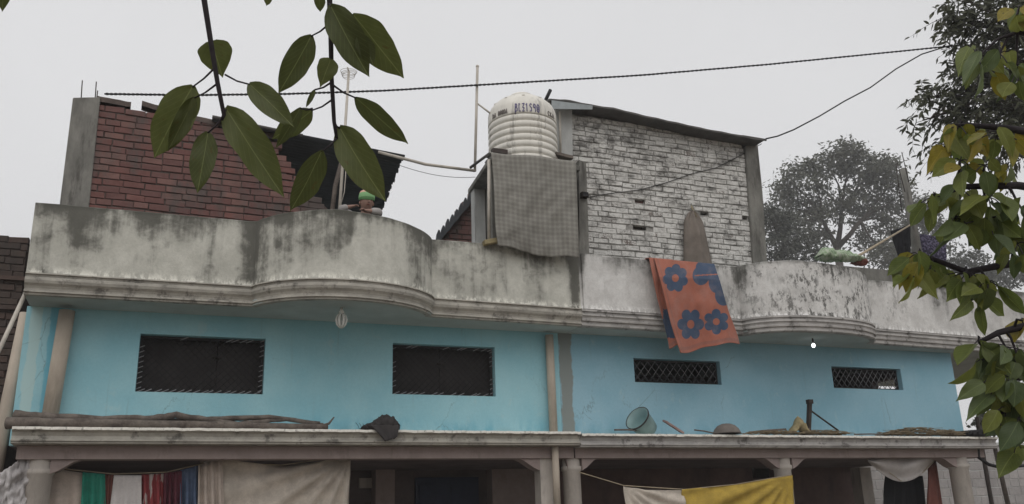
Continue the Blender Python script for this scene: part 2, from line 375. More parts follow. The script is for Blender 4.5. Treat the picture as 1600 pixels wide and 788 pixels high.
M['skin'] = plain('child_skin', (.27,.165,.13), .6, .1, 10, 0)
M['sweater'] = cloth_mat('pale_grey_wool', (.42,.40,.39))
M['trousers'] = cloth_mat('dark_trousers', (.06,.06,.08))
M['skin_in_shade'] = plain('red_brown_skin_in_shade', (.22,.115,.095), .7, .1, 10, 0)  # unused copy of the skin with shade put into its colour
M['eye'] = plain('dark_eye', (.015,.012,.01), .3, 0, 10, 0)
M['leaf_fg'] = leaf_mat('dark_fig_leaf', (.075,.088,.03), (.105,.12,.038), .42, .42, .55)
M['leaf_green'] = leaf_mat('green_leaf', (.12,.155,.04), (.19,.21,.05), .45, .3)
M['leaf_yellow'] = leaf_mat('yellowing_leaf', (.20,.19,.03), (.26,.21,.03), .42, .25, .8)
M['leaf_dark'] = leaf_mat('deep_green_leaf', (.072,.104,.042), (.115,.15,.052), .35, .3)
M['leaf_small'] = leaf_mat('small_dark_leaf', (.04,.045,.032), (.065,.07,.042), .25, .1)
M['leaf_far'] = leaf_mat('distant_foliage', (.07,.076,.06), (.10,.105,.078), .2, .0)

# ------------------------------------------------------------------ larger builders
def wall_holes(mb, O, ux, L_, z0, z1, th, holes, top=None, nrm=None):
    """wall in plane through O along unit ux, front face on the camera side, holes = (u0,u1,z0,z1); reveals included"""
    nb = nrm if nrm is not None else V((-ux.y, ux.x, 0))   # into the building
    us = sorted(set([0, L_] + [q for h in holes for q in h[:2]])); zs = sorted(set([z0, z1] + [q for h in holes for q in h[2:]]))
    def solid_(i, j):
        if i < 0 or j < 0 or i >= len(us)-1 or j >= len(zs)-1: return False
        cu, cz = (us[i]+us[i+1])/2, (zs[j]+zs[j+1])/2
        return not any(h[0] < cu < h[1] and h[2] < cz < h[3] for h in holes)
    P = lambda u, z, d: O + ux*u + V((0,0,z)) + nb*d
    for i in range(len(us)-1):
        for j in range(len(zs)-1):
            if not solid_(i, j): continue
            a, b, c, d = us[i], us[i+1], zs[j], zs[j+1]
            mb.add([P(a,c,0),P(b,c,0),P(b,d,0),P(a,d,0)], [(0,1,2,3)]); mb.add([P(a,c,th),P(a,d,th),P(b,d,th),P(b,c,th)], [(0,1,2,3)])
            if not solid_(i-1, j): mb.add([P(a,c,0),P(a,d,0),P(a,d,th),P(a,c,th)], [(0,1,2,3)])
            if not solid_(i+1, j): mb.add([P(b,c,0),P(b,c,th),P(b,d,th),P(b,d,0)], [(0,1,2,3)])
            if not solid_(i, j-1): mb.add([P(a,c,0),P(a,c,th),P(b,c,th),P(b,c,0)], [(0,1,2,3)])
            if not solid_(i, j+1): mb.add([P(a,d,0),P(b,d,0),P(b,d,th),P(a,d,th)], [(0,1,2,3)])
    return mb

def brick_meshes(name, mat, l, d, h, n=6, rough=.004, seed=1):
    """a few slightly irregular bricks, front edges chamfered; origin at the centre"""
    rg = random.Random(seed); res = []
    for q in range(n):
        me = bpy.data.meshes.new(name); c = .006
        j = lambda s=rough: rg.uniform(-s, s)
        back = [V((sx*l/2+j(), d/2, sz*h/2+j())) for sx, sz in ((-1,-1),(1,-1),(1,1),(-1,1))]
        mid = [V((p.x, -d/2+c, p.z)) for p in back]
        fr = [V((p.x*(1-2*c/l)+j(.003), -d/2+j(.003), p.z*(1-2*c/h)+j(.003))) for p in back]
        vs = back+mid+fr
        fs = [(3,2,1,0),(8,9,10,11)]
        for a in (0, 4):
            for i in range(4): fs.append((a+i, a+(i+1) % 4, a+4+(i+1) % 4, a+4+i))
        me.from_pydata(vs, [], fs); me.materials.append(mat); me.update(); res.append(me)
    return res

def lay_bricks(parent, O, ux, nb, length, z0, ztop, meshes, l=.23, h=.075, jt=.012, skip=None, proud=.008, seed=3, u_end=None, half=.5, name='brick', wavy=1., depth=.1, lj=.02):
    rg = random.Random(seed); po = V(parent['_o']); row = 0; z = z0; k = 0
    rot = Matrix((( ux.x, nb.x, 0), (ux.y, nb.y, 0), (0, 0, 1)))
    while z + h < 50:
        u = -(l+jt)*half*(row % 2) - rg.uniform(0, .03); any_ = False
        while u < length:
            lu = l*(1-rg.choice((0,0,0,.06,.12,.3))*(lj > 0)); a, b = max(u, 0), min(u+lu, length); zt = ztop((a+b)/2)
            if u_end: b = min(b, u_end(z))
            if b-a > .05 and z+h*.6 < zt and not (skip and skip((a+b)/2, z+h/2)):
                any_ = True; wav = .016*mnoise.noise(V((a*1.3, row*.35, seed)))+.006*mnoise.noise(V((a*5, row*1.7, seed)))
                o = bpy.data.objects.new(name, meshes[k % len(meshes)]); k += 1; COL.objects.link(o); o.parent = parent
                c = O + ux*((a+b)/2) + V((0,0, z+h/2 + wav*wavy + rg.uniform(-.004,.004))) + nb*(depth/2 - proud + rg.uniform(-.004,.003))
                rz = Matrix.Rotation(rg.uniform(-.02,.02), 3, 'Z') @ Matrix.Rotation(rg.uniform(-.018,.018), 3, 'Y')
                M4 = (rot @ rz).to_4x4(); M4.translation = c - po
                o.matrix_basis = M4 @ Matrix.Diagonal(((b-a)/l, 1, min(1, (zt-z)/h), 1))
            u += lu+jt*rg.uniform(.5,1.3)
        if z > max(ztop(q*length/8) for q in range(9)): break
        z += h+jt; row += 1
    return k

def sweep(mb, path, prof, mi=0, sm=False, closed=True):
    """plan path [(x,y)], profile [(outward, z)] or function of the path index; outward = towards the camera"""
    n = len(path); rows = []
    for i in range(n):
        a, b = V(path[max(i-1, 0)]), V(path[min(i+1, n-1)]); t = (b-a).normalized(); no = V((t.y, -t.x))
        pr = prof(i) if callable(prof) else prof
        rows.append([V((path[i][0]+no.x*d, path[i][1]+no.y*d, z)) for d, z in pr])
    k = len(rows[0]); vs = [p for r in rows for p in r]
    fs = [(i*k+j, (i+1)*k+j, (i+1)*k+(j+1) % k, i*k+(j+1) % k) for i in range(n-1) for j in range(k if closed else k-1)]
    mb.add(vs, fs, mi, sm)
    if closed: mb.add(rows[0], [tuple(range(k))], mi); mb.add(rows[-1], [tuple(range(k-1, -1, -1))], mi)
    return mb

def lattice(mb, x0, x1, z0, z1, y, pitch, r, steep=1.0, mi=0):
    """diamond grille of flat bars inside a rectangle (plane y)"""
    H = z1-z0; W = x1-x0
    for sgn, dy in ((1, 0), (-1, .012)):
        c = -H/steep
        while c < W + H/steep:
            pts = []
            if sgn > 0: p, q = (c, 0), (c+H/steep, H)
            else: p, q = (c+H/steep, 0), (c, H)
            (xa, za), (xb, zb) = p, q
            def cl(xa, za, xb, zb):
                t0, t1 = 0., 1.; dx, dz = xb-xa, zb-za
                for pp, qq in ((-dx, xa), (dx, W-xa)):
                    if abs(pp) < 1e-9: continue
                    t = qq/pp
                    if pp < 0: t0 = max(t0, t)
                    else: t1 = min(t1, t)
                return None if t0 >= t1-.02 else ((xa+dx*t0, za+dz*t0), (xa+dx*t1, za+dz*t1))
            s_ = cl(xa, za, xb, zb)
            if s_: mb.tube([(x0+s_[0][0], y+dy, z0+s_[0][1]), (x0+s_[1][0], y+dy, z0+s_[1][1])], r, 4, mi)
            c += pitch

def cloth(corners, nu=24, nv=20, amp=.03, waves=5, seed=0, sag=0., hem=.02, mode='hang', sway=V((0,-1,0))):
    """sheet between TL,TR,BR,BL with folds that grow downwards"""
    TL, TR, BR, BL = [V(c) for c in corners]; rows = []
    for j in range(nv+1):
        v = j/nv; row = []
        for i in range(nu+1):
            u = i/nu; p = (TL*(1-u)+TR*u)*(1-v) + (BL*(1-u)+BR*u)*v
            ph = waves*2*math.pi*u + 1.3*math.sin(3*u+seed) + .8*v*math.sin(seed*2+u*5)
            a = amp*(.25+.75*v)*math.sin(ph) + amp*.6*mnoise.noise(V((u*waves*1.4+seed*9.1, v*2.2, seed)))
            p = p + sway*a
            p.z -= sag*4*u*(1-u)*(1-v) + (hem*mnoise.noise(V((u*4+seed, 3.3, seed*2))) if j == nv else 0)
            row.append(p)
        rows.append(row)
    return MB().grid(rows)

# ------------------------------------------------------------------ ground
g = MB(); g.grid([[V((x, y, 0)) for x in (-900, -60, -20, 0, 20, 60, 900)] for y in (-300, -40, -12, 0, 12, 60, 1500)])
tag(g.build('ground', M['dirt']), kind='structure')

# ------------------------------------------------------------------ the pair of blue houses
def interp(tab, x):
    if x <= tab[0][0]: return tab[0][1]
    for (a, p), (b, q) in zip(tab, tab[1:]):
        if x <= b: return p + (q-p)*(x-a)/(b-a)
    return tab[-1][1]
def bulge(x, a, b, d, e=2.15, q=.72):
    if not a < x < b: return 0.
    t = (x-(a+b)/2)/((b-a)/2); return d*(1-abs(t)**e)**q
FACE_L = [(-1.5,-.60),(.87,-.62),(2.95,-.60),(5.06,-.52)]
FACE_R = [(5.06,-.50),(7.6,-.47),(9.95,-.41),(14.6,-.12)]
def path_of(tab, a, b, d, x0, x1, e=2.15, q=.72):
    xs = [x0]; x = x0
    while x < x1-1e-6:
        inside = a-.02 < x < b+.02
        near = min(abs(x-a), abs(x-b)) < .12
        x = min(x1, x + (.012 if near else .06 if inside else .25))
        xs.append(x)
    pts = []
    for x in xs: pts.append((x, interp(tab, x) - bulge(x, a, b, d, e, q)))
    return pts
PL = path_of(FACE_L, .84, 2.98, .58, -1.5, 5.055)
PR = path_of(FACE_R, 7.62, 9.98, .50, 5.065, 14.5, 2.3, .58)
def ztop_from(pxs, path):
    tab = []
    for px, py in pxs:
        best = None
        for x, y in path:
            P = V((x, y, 5)); d = P-CAM; q = 800+FPX*d.dot(_r)/d.dot(_f)
            if best is None or abs(q-px) < best[0]: best = (abs(q-px), x, y)
        tab.append((best[1], at(px, py, best[2]).z))
    return tab
ZT_L = ztop_from([(60,316),(230,331),(390,345),(530,327),(678,374),(770,381),(905,403)], PL)
ZT_R = ztop_from([(945,400),(1030,407),(1140,416),(1250,407),(1352,427),(1480,447),(1590,455)], PR)
ZT_L = [(x, min(max(z, 5.08), 5.22)) for x, z in ZT_L]; ZT_R = [(x, min(max(z, 5.06), 5.24)) for x, z in ZT_R]
ZC0, ZC1 = 4.125, 4.36

def window(parent, x0, x1, z0, z1, pitch, steep, gm, endm, setback, r=.0045):
    f = MB(); t = .03
    for a, b, c, d in ((x0, x1, z0, z0+t), (x0, x1, z1-t, z1), (x0, x0+t, z0+t, z1-t), (x1-t, x1, z0+t, z1-t)):
        f.box(a+.003 if a == x0 else a, b-.003 if b == x1 else b, setback, setback+.04, c+(.003 if c == z0 else 0), d-(.003 if d == z1 else 0))
    fr = f.build('window', M['grille_dark'], parent)
    l = MB(); lattice(l, x0+t, x1-t, z0+t, z1-t, setback-.008, pitch, r, steep)
    l.build('grille', gm, fr)
    if endm:                                             # bar ends twisted out round the rim
        e = MB(); rg = random.Random(int(x0*100)); H = .05
        for k in range(int((x1-x0)/.085)):
            x = x0+.05+k*.085+rg.uniform(-.02,.02)
            if rg.random() < .9: e.obox((x, setback-.04, z0+.022), V((.045,0,.02)), V((0,.004,0)), V((0,0,.005)))
            if rg.random() < .5: e.obox((x, setback-.04, z1-.03), V((.045,0,.02)), V((0,.004,0)), V((0,0,.0045)))
        for k in range(int((z1-z0)/.06)):
            z = z0+.05+k*.06
            for x in (x0+.03, x1-.03):
                if rg.random() < .75: e.obox((x, setback-.04, z), V((.027,0,.012)), V((0,.004,0)), V((0,0,.0045)))
        e.build('bar_end', endm, fr)
    return fr

# --- left house
HL = thing('house', (1.75, 0, 0), 'turquoise house with two big barred windows and rounded grey balcony wall', 'house', 'blue houses side by side')
HR = thing('house', (9.0, 0, 0), 'blue house with small diamond grilles and whitewashed balcony wall', 'house', 'blue houses side by side')
W1 = (-.335, 1.07, 3.205, 3.875); W2 = (2.635, 4.01, 3.245, 3.895); W3 = (6.075, 7.49, 3.49, 3.83); W4 = (9.495, 10.85, 3.495, 3.83)
XJ = 4.93
mb = MB(); wall_holes(mb, V((-1.53,0,0)), V((1,0,0)), XJ+1.53, 2.60, 4.13, .16, [(a+1.53, b+1.53, c, d) for a, b, c, d in (W1, W2)])
mb.build('wall', M['blue'], HL)
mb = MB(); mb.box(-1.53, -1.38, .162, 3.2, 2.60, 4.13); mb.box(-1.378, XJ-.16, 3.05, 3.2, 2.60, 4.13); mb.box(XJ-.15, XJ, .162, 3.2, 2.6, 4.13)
mb.build('side_wall', M['inner'], HL)
window(HL, *W1, .085, 1.0, M['grille_dark'], M['grille_end'], .10); window(HL, *W2, .085, 1.0, M['grille_dark'], M['grille_end'], .10)
for a, b, c, d in (W1, W2):
    mid = a+(b-a)*(.62 if a < 0 else .5)
    for q0_, q1_ in ((a-.06, mid-.004), (mid+.004, b+.06)):
        sh_ = MB().box(q0_, q1_, .24, .27, c-.06, d+.06).build('shutter_or_backing', M['shutter_or_backing'], HL)
        MB().box(q0_+.06, q1_-.06, .228, .239, c+.06, d-.06).build('panel', M['shutter_or_backing'], sh_)
    MB().tube([(mid-.05, .215, (c+d)/2+.12), (mid+.05, .215, (c+d)/2+.12)], .012, 6).build('bolt', M['iron'], HL)
mb = MB(); wall_holes(mb, V((XJ+.003,0,0)), V((1,0,0)), 11.95-XJ, 2.60, 4.13, .16, [(a-XJ-.003, b-XJ-.003, c, d) for a, b, c, d in (W3, W4)])
mb.build('wall', M['blue_b'], HR)
# the little bright gap in the far side wall that shows through the last grille
qa, qb = atX(1366, 609, 11.85), atX(1404, 590, 11.85)
mb = MB(); wall_holes(mb, V((11.80,.162,0)), V((0,1,0)), 3.04, 2.60, 4.13, .15, [(min(qa.y,qb.y)-.162, max(qa.y,qb.y)-.162, min(qa.z,qb.z)-.25, max(qa.z, qb.z)+.0)], nrm=V((1,0,0)))
mb.box(XJ+.012, 11.79, 3.05, 3.2, 2.60, 4.13); mb.box(XJ+.01, XJ+.15, .162, 3.04, 2.6, 4.13)
mb.build('side_wall', M['inner'], HR)
window(HR, *W3, .118, 1.25, M['grille'], None, .09, .0055); window(HR, *W4, .105, 1.25, M['grille'], None, .09, .0055)

def slab(parent, path, mat, x0, x1):
    pts = [V((x, y+.03, ZC0+.004)) for x, y in path] + [V((x1, 3.3, ZC0+.004)), V((x0, 3.3, ZC0+.004))]
    return MB().prism(pts, (0, 0, .17)).build('roof_slab', mat, parent)
slab(HL, PL, M['soffit'], -1.5, 5.055); slab(HR, PR, M['soffit'], 5.065, 14.5)
cor = [(-.02,ZC1-.004),(.030,ZC1-.004),(.034,ZC1-.018),(.012,ZC1-.024),(.008,ZC1-.045),(.03,ZC1-.055),(.034,ZC1-.085),(.024,ZC1-.115),(.0,ZC1-.14),(-.014,ZC1-.165),(-.016,ZC1-.185),(.004,ZC1-.192),(.006,ZC1-.21),(-.018,ZC1-.214),(-.02,ZC0),(-.09,ZC0)]
sweep(MB(), PL, cor).build('cornice', M['cornice'], HL)
corr = [(-.02,ZC1-.004),(.016,ZC1-.004),(.018,ZC1-.03),(-.004,ZC1-.036),(-.006,ZC1-.06),(.022,ZC1-.066),(.026,ZC1-.09),(.010,ZC1-.105),(.004,ZC1-.125),(.016,ZC1-.135),(.014,ZC1-.16),(-.012,ZC1-.17),(-.014,ZC1-.19),(.0,ZC1-.196),(.0,ZC1-.222),(-.02,ZC0),(-.09,ZC0)]
sweep(MB(), PR, corr).build('cornice', M['cornice_white'], HR)
def parapet(parent, path, ztab, mat):
    rg = random.Random(5)
    def pr(i):
        z = interp(ztab, path[i][0]) + .006*mnoise.noise(V((path[i][0]*5, 0, 1)))
        return [(0, ZC1-.01), (0, z-.012), (-.012, z), (-.105, z), (-.115, z-.012), (-.115, ZC1-.01)]
    return sweep(MB(), path, pr).build('parapet', mat, parent)
parapet(HL, PL, ZT_L, M['parapet']); parapet(HR, PR, ZT_R, M['parapet_white'])
# raised borders on the right parapet
mb = MB()
def strip(x0, x1, z0, z1, pr=.02):
    n = max(2, int((x1-x0)/.15)); pth = [(x0+(x1-x0)*i/n, interp(FACE_R, x0+(x1-x0)*i/n)) for i in range(n+1)]
    sweep(mb, pth, [(.0005, z0), (pr, z0), (pr, z1), (.0005, z1)])
for q in ((5.10, 5.42, ZC1+.002, 5.13), (5.423, 7.6, ZC1+.002, ZC1+.07, .015), (10.0, 14.45, ZC1+.002, ZC1+.085, .018)):
    mb = MB(); strip(*q); mb.build('border', M['parapet_white'], HR)
# ledge (sunshade) with moulded nose
def ledge(parent, x0, x1, y, zt, mats):
    p = [(0.02,zt-.012),(-y-.012+0,zt-.012),(-y-.016,zt-.03),(-y-.045,zt-.05),(-y-.062,zt-.085),(-y-.055,zt-.115),(-y-.03,zt-.122),(-y-.03,zt-.137),(-y-.05,zt-.142),(-y-.05,zt-.16),(-y-.07,zt-.164),(-.2,zt-.164),(0.02,zt-.164)]
    pts = [V((x0, -d, z)) for d, z in p]
    MB().prism(pts, (x1-x0, 0, 0)).build('ledge', mats[0], parent)
    rg = random.Random(3); lip = MB(); n = int((x1-x0)/.03); rows = []
    for i in range(n+1):
        x = x0+.004+(x1-x0-.008)*i/n; e = .009*mnoise.noise(V((x*7, 1, 0))) + .008*mnoise.noise(V((x*23, 4, 0)))
        rows.append([V((x, .01, zt-.010)), V((x, y, zt-.010)), V((x, y-.004+e*.4, zt-.008)), V((x, y-.004+e*.4, zt-.026+e)), V((x, y+.012, zt-.028+e))])
        rows[-1][1].z += .012+e*.6; rows[-1][2].z += .010+e*.6
    lip.grid(rows, sm=False); lip.build('ledge_lip', mats[1], parent)
ledge(HL, -1.44, XJ-.005, -.60, 2.735, (M['cornice'], M['lip'])); ledge(HR, XJ+.005, 11.98, -.59, 2.715, (M['cornice_white'], M['lip']))
# verandah: beam, floor above, back wall, columns with haunches
ZB0, ZB1 = 2.43, 2.568
for par, x0, x1 in ((HL, -1.40, XJ-.01), (HR, XJ+.01, 11.9)):
    MB().box(x0, x1, -.36, -.10, ZB0, ZB1).build('beam', M['beam'], par)
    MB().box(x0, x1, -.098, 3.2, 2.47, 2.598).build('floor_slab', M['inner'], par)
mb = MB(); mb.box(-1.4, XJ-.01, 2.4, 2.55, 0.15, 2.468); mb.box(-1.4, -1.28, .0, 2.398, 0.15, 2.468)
mb.build('back_wall', M['inner'], HL)
MB().box(-1.4, 11.9, -.5, 2.5, 0.0, .149).build('plinth', M['rooffloor'], HL)
XBK = at(1338,750,2.4).x
wx = [at(1177, 723, 2.4), at(1211, 748, 2.4)]
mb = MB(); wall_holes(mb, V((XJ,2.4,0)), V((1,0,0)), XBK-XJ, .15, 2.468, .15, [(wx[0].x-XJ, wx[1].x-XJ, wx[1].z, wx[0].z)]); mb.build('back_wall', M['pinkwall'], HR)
MB().box(wx[0].x-.05, wx[1].x+.05, 2.56, 2.6, wx[1].z-.1, wx[0].z+.1).build('shutter_or_backing', M['iron'], HR)  # added dark panel that blocks daylight showing through the window opening
wf = MB(); wf.box(wx[0].x-.04, wx[1].x+.04, 2.37, 2.398, wx[0].z, wx[0].z+.04); wf.box(wx[0].x-.04, wx[0].x, 2.37, 2.398, wx[1].z, wx[0].z)
wf.build('window_frame', M['iron'], HR)
def column(par, px, Y, r, square=False, name='column'):
    p = at(px, 740, Y)
    c = MB()
    if square: c.box(p.x-r, p.x+r, Y-r, Y+r, .15, ZB0-.001)
    else: c.lathe([(r*1.12,.15),(r*1.12,.3),(r,.33),(r,2.27),(r*1.15,2.285),(r*1.15,2.33),(r*.98,2.34),(r*.98,ZB0)], (p.x, Y, 0), 24)
    o = c.build(name, M['column'], par)
    return p.x
def haunch(par, x, side, Y=-.22, l=.28, h=.15):
    pts = [V((x, Y-.1, ZB0-.002)), V((x+side*l, Y-.1, ZB0-.002)), V((x+side*l*.75, Y-.1, ZB0-.03)), V((x+side*l*.3, Y-.1, ZB0-h*.75)), V((x, Y-.1, ZB0-h))]
    MB().prism(pts, (0, .2, 0)).build('haunch', M['beam'], par)
xa = column(HL, 62, -.22, .125); haunch(HL, xa+.10, 1)
xb = column(HL, 851, -.22, .10, True); haunch(HL, xb-.10, -1)
xc = column(HR, 893, -.22, .115); haunch(HR, xc+.11, 1, l=.22); haunch(HR, xc-.09, -1, l=.02)
xd = column(HR, 1223, -.22, .12); haunch(HR, xd+.11, 1, l=.25); haunch(HR, xd-.11, -1, l=.25)
xe = column(HR, 1499, -.22, .14); haunch(HR, xe-.12, -1, l=.3)
xf = column(HR, 1345, 1.9, .12, True)
# door bay in the left verandah
pd = [at(648, 712, 2.39), at(745, 712, 2.39)]
dr = MB().box(pd[0].x, pd[1].x, 2.33, 2.398, .15, 2.36).build('door', M['door'], HL)
for i in range(2):
    a = pd[0].x+.05+i*(pd[1].x-pd[0].x)/2; b = a+(pd[1].x-pd[0].x)/2-.1
    for z0, z1 in ((.25, 1.15), (1.25, 2.25)): MB().box(a, b, 2.31, 2.329, z0, z1).build('panel', M['door'], dr)
p1 = at(600, 720, 2.2); MB().box(p1.x-.14, p1.x+.14, 2.1, 2.399, .15, 2.466).build('pilaster', M['beam'], HL)
p1 = at(800, 720, 2.2); MB().box(p1.x-.35, p1.x+.35, 2.15, 2.399, .15, 2.466).build('pilaster', M['beam'], HL)
p1 = at(572, 755, 2.36); MB().box(p1.x-.1, p1.x+.1, 2.34, 2.399, p1.z-.07, p1.z+.07).build('switch_board', M['column'], HL)

# ------------------------------------------------------------------ pipes on the front
def pipe(name, pts, r, mat, label, cat='pipe', n=14, group=None, collars=()):
    pts = [V(p) for p in pts]; low = min(pts, key=lambda p: p.z)
    if not collars: return tag(MB().tube(pts, r, n).build(name, mat), label, cat, group)
    t = thing(name, low, label, cat, group); MB().tube(pts, r, n).build('pipe_length', mat, t)
    for c in collars:
        L_ = (pts[-1]-pts[0]).length; d = (pts[-1]-pts[0]).normalized(); p = pts[0]+(pts[-1]-pts[0])*c
        MB().tube([p-d*.05, p+d*.05], r*1.16, n).build('collar', mat, t)
    return t
pipe('drain_pipe', [at(105,486,-.12), at(75,670,-.14)], .085, M['pvc_tan'], 'thick tan drain pipe leaning on the blue wall by the log pile', group='drain pipes on the house fronts')
pipe('drain_pipe', [at(858,524,-.09), at(865,676,-.09)], .056, M['pvc_tan'], 'straight tan drain pipe between second window and grey cement strip', group='drain pipes on the house fronts')
pipe('drain_pipe', [at(867,697,-.42), at(871,800,-.42)], .045, M['pvc_tan'], 'thin pipe running down below the ledge between two columns', group='drain pipes on the house fronts')
pipe('drain_pipe', [at(42,490,.12), at(6,662,.12), at(-20,800,.12)], .075, M['pvc_tan'], 'brown pipe at the outer corner between turquoise house and dark brick house', group='drain pipes on the house fronts')
pipe('drain_pipe', [at(40,458,-.45), at(2,540,-.55), at(-15,575,-.6)], .022, M['pvc'], 'thin pale pipe slanting out from under the balcony corner', group='drain pipes on the house fronts')

# ------------------------------------------------------------------ bulbs under the slab
def cfl(p):
    t = thing('lamp', p, 'white spiral energy bulb hanging under the curved balcony', 'light bulb')
    MB().tube([p, p+V((0,0,.06))], .004, 6).build('cord', M['pvc'], t)
    MB().lathe([(.0,0),(.016,0),(.02,-.03),(.032,-.045),(.034,-.075),(.0,-.08)], p, 16).build('base', M['bulb'], t)
    for k in range(7):
        a = k*2*math.pi/7+.5; d = V((math.cos(a), math.sin(a), 0)); z = lambda q: p+V((0,0,q))
        MB().tube([z(-.075)+d*.022, z(-.10)+d*.045, z(-.15)+d*.062, z(-.20)+d*.05, z(-.235)+d*.016], .013, 8).build('glass_tube', M['bulb'], t)
pb = at(534, 481, -.75); pb.z = at(534, 481, -.75).z; cfl(pb)
pb = at(1271, 540, -.5); pb.z = max(pb.z, 3.95)
t = thing('lamp', pb, 'small round white bulb glowing under the right balcony', 'light bulb')
MB().tube([pb+V((0,0,.04)), V((pb.x, pb.y, ZC0+.002))], .012, 8).build('holder', M['iron'], t)
MB().ball(pb, (.028,.028,.034), 8).build('bulb', M['bulb_lit'], t)

# ------------------------------------------------------------------ rooftop room of red brick
ang = R(-3.0)
UX = V((math.cos(ang), -math.sin(ang), 0)); NB = V((math.sin(ang), math.cos(ang), 0))
O = at(134, 322, .10); O.z = 0
RR = thing('rooftop_room', V((O.x, O.y, 4.295)), 'unfinished red brick rooftop room with concrete corner post and dark sheet roof', 'room')
def uz(px, py): P = atP(px, py, O, NB); return (P-O).dot(UX), P.z
tops = [uz(150,158), uz(208,166), uz(212,170), uz(245,172), uz(330,190), uz(440,221), uz(500,235)]
tops = [(tops[0][0]-.2, tops[0][1])] + tops
u_r = uz(512, 326)[0]; ztop = lambda u: interp(tops, u)
edge = [(4.2, u_r), (uz(512,326)[1], u_r), (uz(468,285)[1], uz(468,285)[0]), (uz(440,240)[1], uz(440,240)[0]), (8, uz(440,240)[0])]
uend = lambda z: interp(edge, z)
pts = [O+UX*0+V((0,0,4.296)), O+UX*u_r+V((0,0,4.296))] + [O+UX*uend(z)+V((0,0,z)) for z in (uz(512,326)[1], uz(468,285)[1])] + [O+UX*(u-.02)+V((0,0,z-.05)) for u, z in reversed(tops[1:]) if u < uend(z)-.02] + [O+V((0,0,tops[0][1]-.05))]
MB().prism([p+NB*.008 for p in pts], NB*.12).build('wall_core', M['mortar_red'], RR)
bm_r = brick_meshes('brick', M['brick_red'], .23, .1, .075, 8, .004, 1)
lay_bricks(RR, O, UX, NB, u_r, 4.30, ztop, bm_r, u_end=uend, seed=4, skip=lambda u, z: abs(u-uz(175,166)[0]) < .06 and z > uz(175,171)[1])
# coping: uneven mortar cap and loose top bricks
c = MB(); 
for a, b, lift in ((152,205,.0),(222,262,.02),(290,440,-.01)):
    (ua, za), (ub, zb) = uz(a, interp([(150,150),(205,160),(222,158),(262,170),(290,178),(440,212)], a)), uz(b, interp([(150,150),(205,160),(222,158),(262,170),(290,178),(440,212)], b))
    n = 10; rows = []
    for i in range(n+1):
        u = ua+(ub-ua)*i/n; z = za+(zb-za)*i/n + .012*mnoise.noise(V((u*8, lift*9, 2)))
        P = O+UX*u; rows.append([P+V((0,0,z-.07))-NB*.012, P+V((0,0,z))-NB*.008, P+V((0,0,z+.006))+NB*.06, P+V((0,0,z))+NB*.13, P+V((0,0,z-.07))+NB*.13])
    c.grid(rows, sm=False)
    c.add(rows[0], [(0,1,2,3,4)]); c.add(rows[-1], [(4,3,2,1,0)])
c.build('coping', M['mortar_red'], RR)
pl = [atP(94,318,O,NB), atP(141,322,O,NB), atP(157,153,O,NB), atP(114,154,O,NB)]; pl[0].z = pl[1].z = 4.296
bevel(MB().prism([p-NB*.03 for p in pl], NB*.26).build('corner_post', M['concrete'], RR), .012)
for px, py0, py1 in ((127,156,122),(149,154,123),(151,154,138)):
    a, b = atP(px, py0, O, NB), atP(px+1.5, py1, O, NB); a += NB*(.05+.02*(px % 3)); b += NB*(.05+.02*(px % 3)); a.z -= .1
    MB().tube([a, b], .007, 6).build('reinforcing_bar', M['iron'], RR)
mb = MB(); A = O-UX*.12
mb.obox(A+NB*1.45+V((0,0,5.25)), UX*.06, NB*1.2, V((0,0,.95))); mb.obox(O+UX*.85+NB*2.7+V((0,0,5.2)), UX*1.2, NB*.06, V((0,0,.9)))
mb.build('rear_wall', M['mortar_red'], RR)
# corrugated sheet, ridges running along the wall
def corrugated(name, A, B, Cc, D, nridge, amp, mat, parent, k=6, along='u', jag=0.0, seed=0, nseg=12):
    """sheet A-B (near edge) to D-C (far edge); ridges run from A to B"""
    rows = []; rg = random.Random(seed); N = nridge*k; up = (B-A).cross(D-A).normalized(); up = up if up.z > 0 else -up
    e0 = 0.
    for i in range(N+1):
        v = i/N; a, b = A.lerp(D, v), B.lerp(Cc, v)
        if i % k == 0: e0 = rg.uniform(-jag, jag)
        h = amp*math.cos(2*math.pi*i/k); d = (b-a).normalized()
        rows.append([a.lerp(b, j/nseg) + up*h + d*(e0 if j == nseg else 0) for j in range(nseg+1)])
    o = MB().grid(rows, sm=True).build(name, mat, parent); solid(o, .004); return o
s1, s2 = atP(330,190,O,NB)-NB*.10, atP(628,248,O,NB)-NB*.10
s3 = at(589, 346, s2.y+2.35); s4 = s1+(s3-s2)
corrugated('roof_sheet', s1, s2, s3, s4, 30, .018, M['sheet_dark'], RR, 6, jag=.02)
c = MB(); c.tube([atP(330,189,O,NB)-NB*.13, atP(470,218,O,NB)-NB*.13], .022, 8); c.build('roof_batten', M['sheet_edge'], RR)
# props under the sheet
pipe('wooden_prop', [at(513,322,.0)-V((0,0,.7)), at(524,290,.0), at(537,242,.0)], .03, M['wood_grey'], 'slanting wooden prop under the dark sheet roof', 'post', 8)
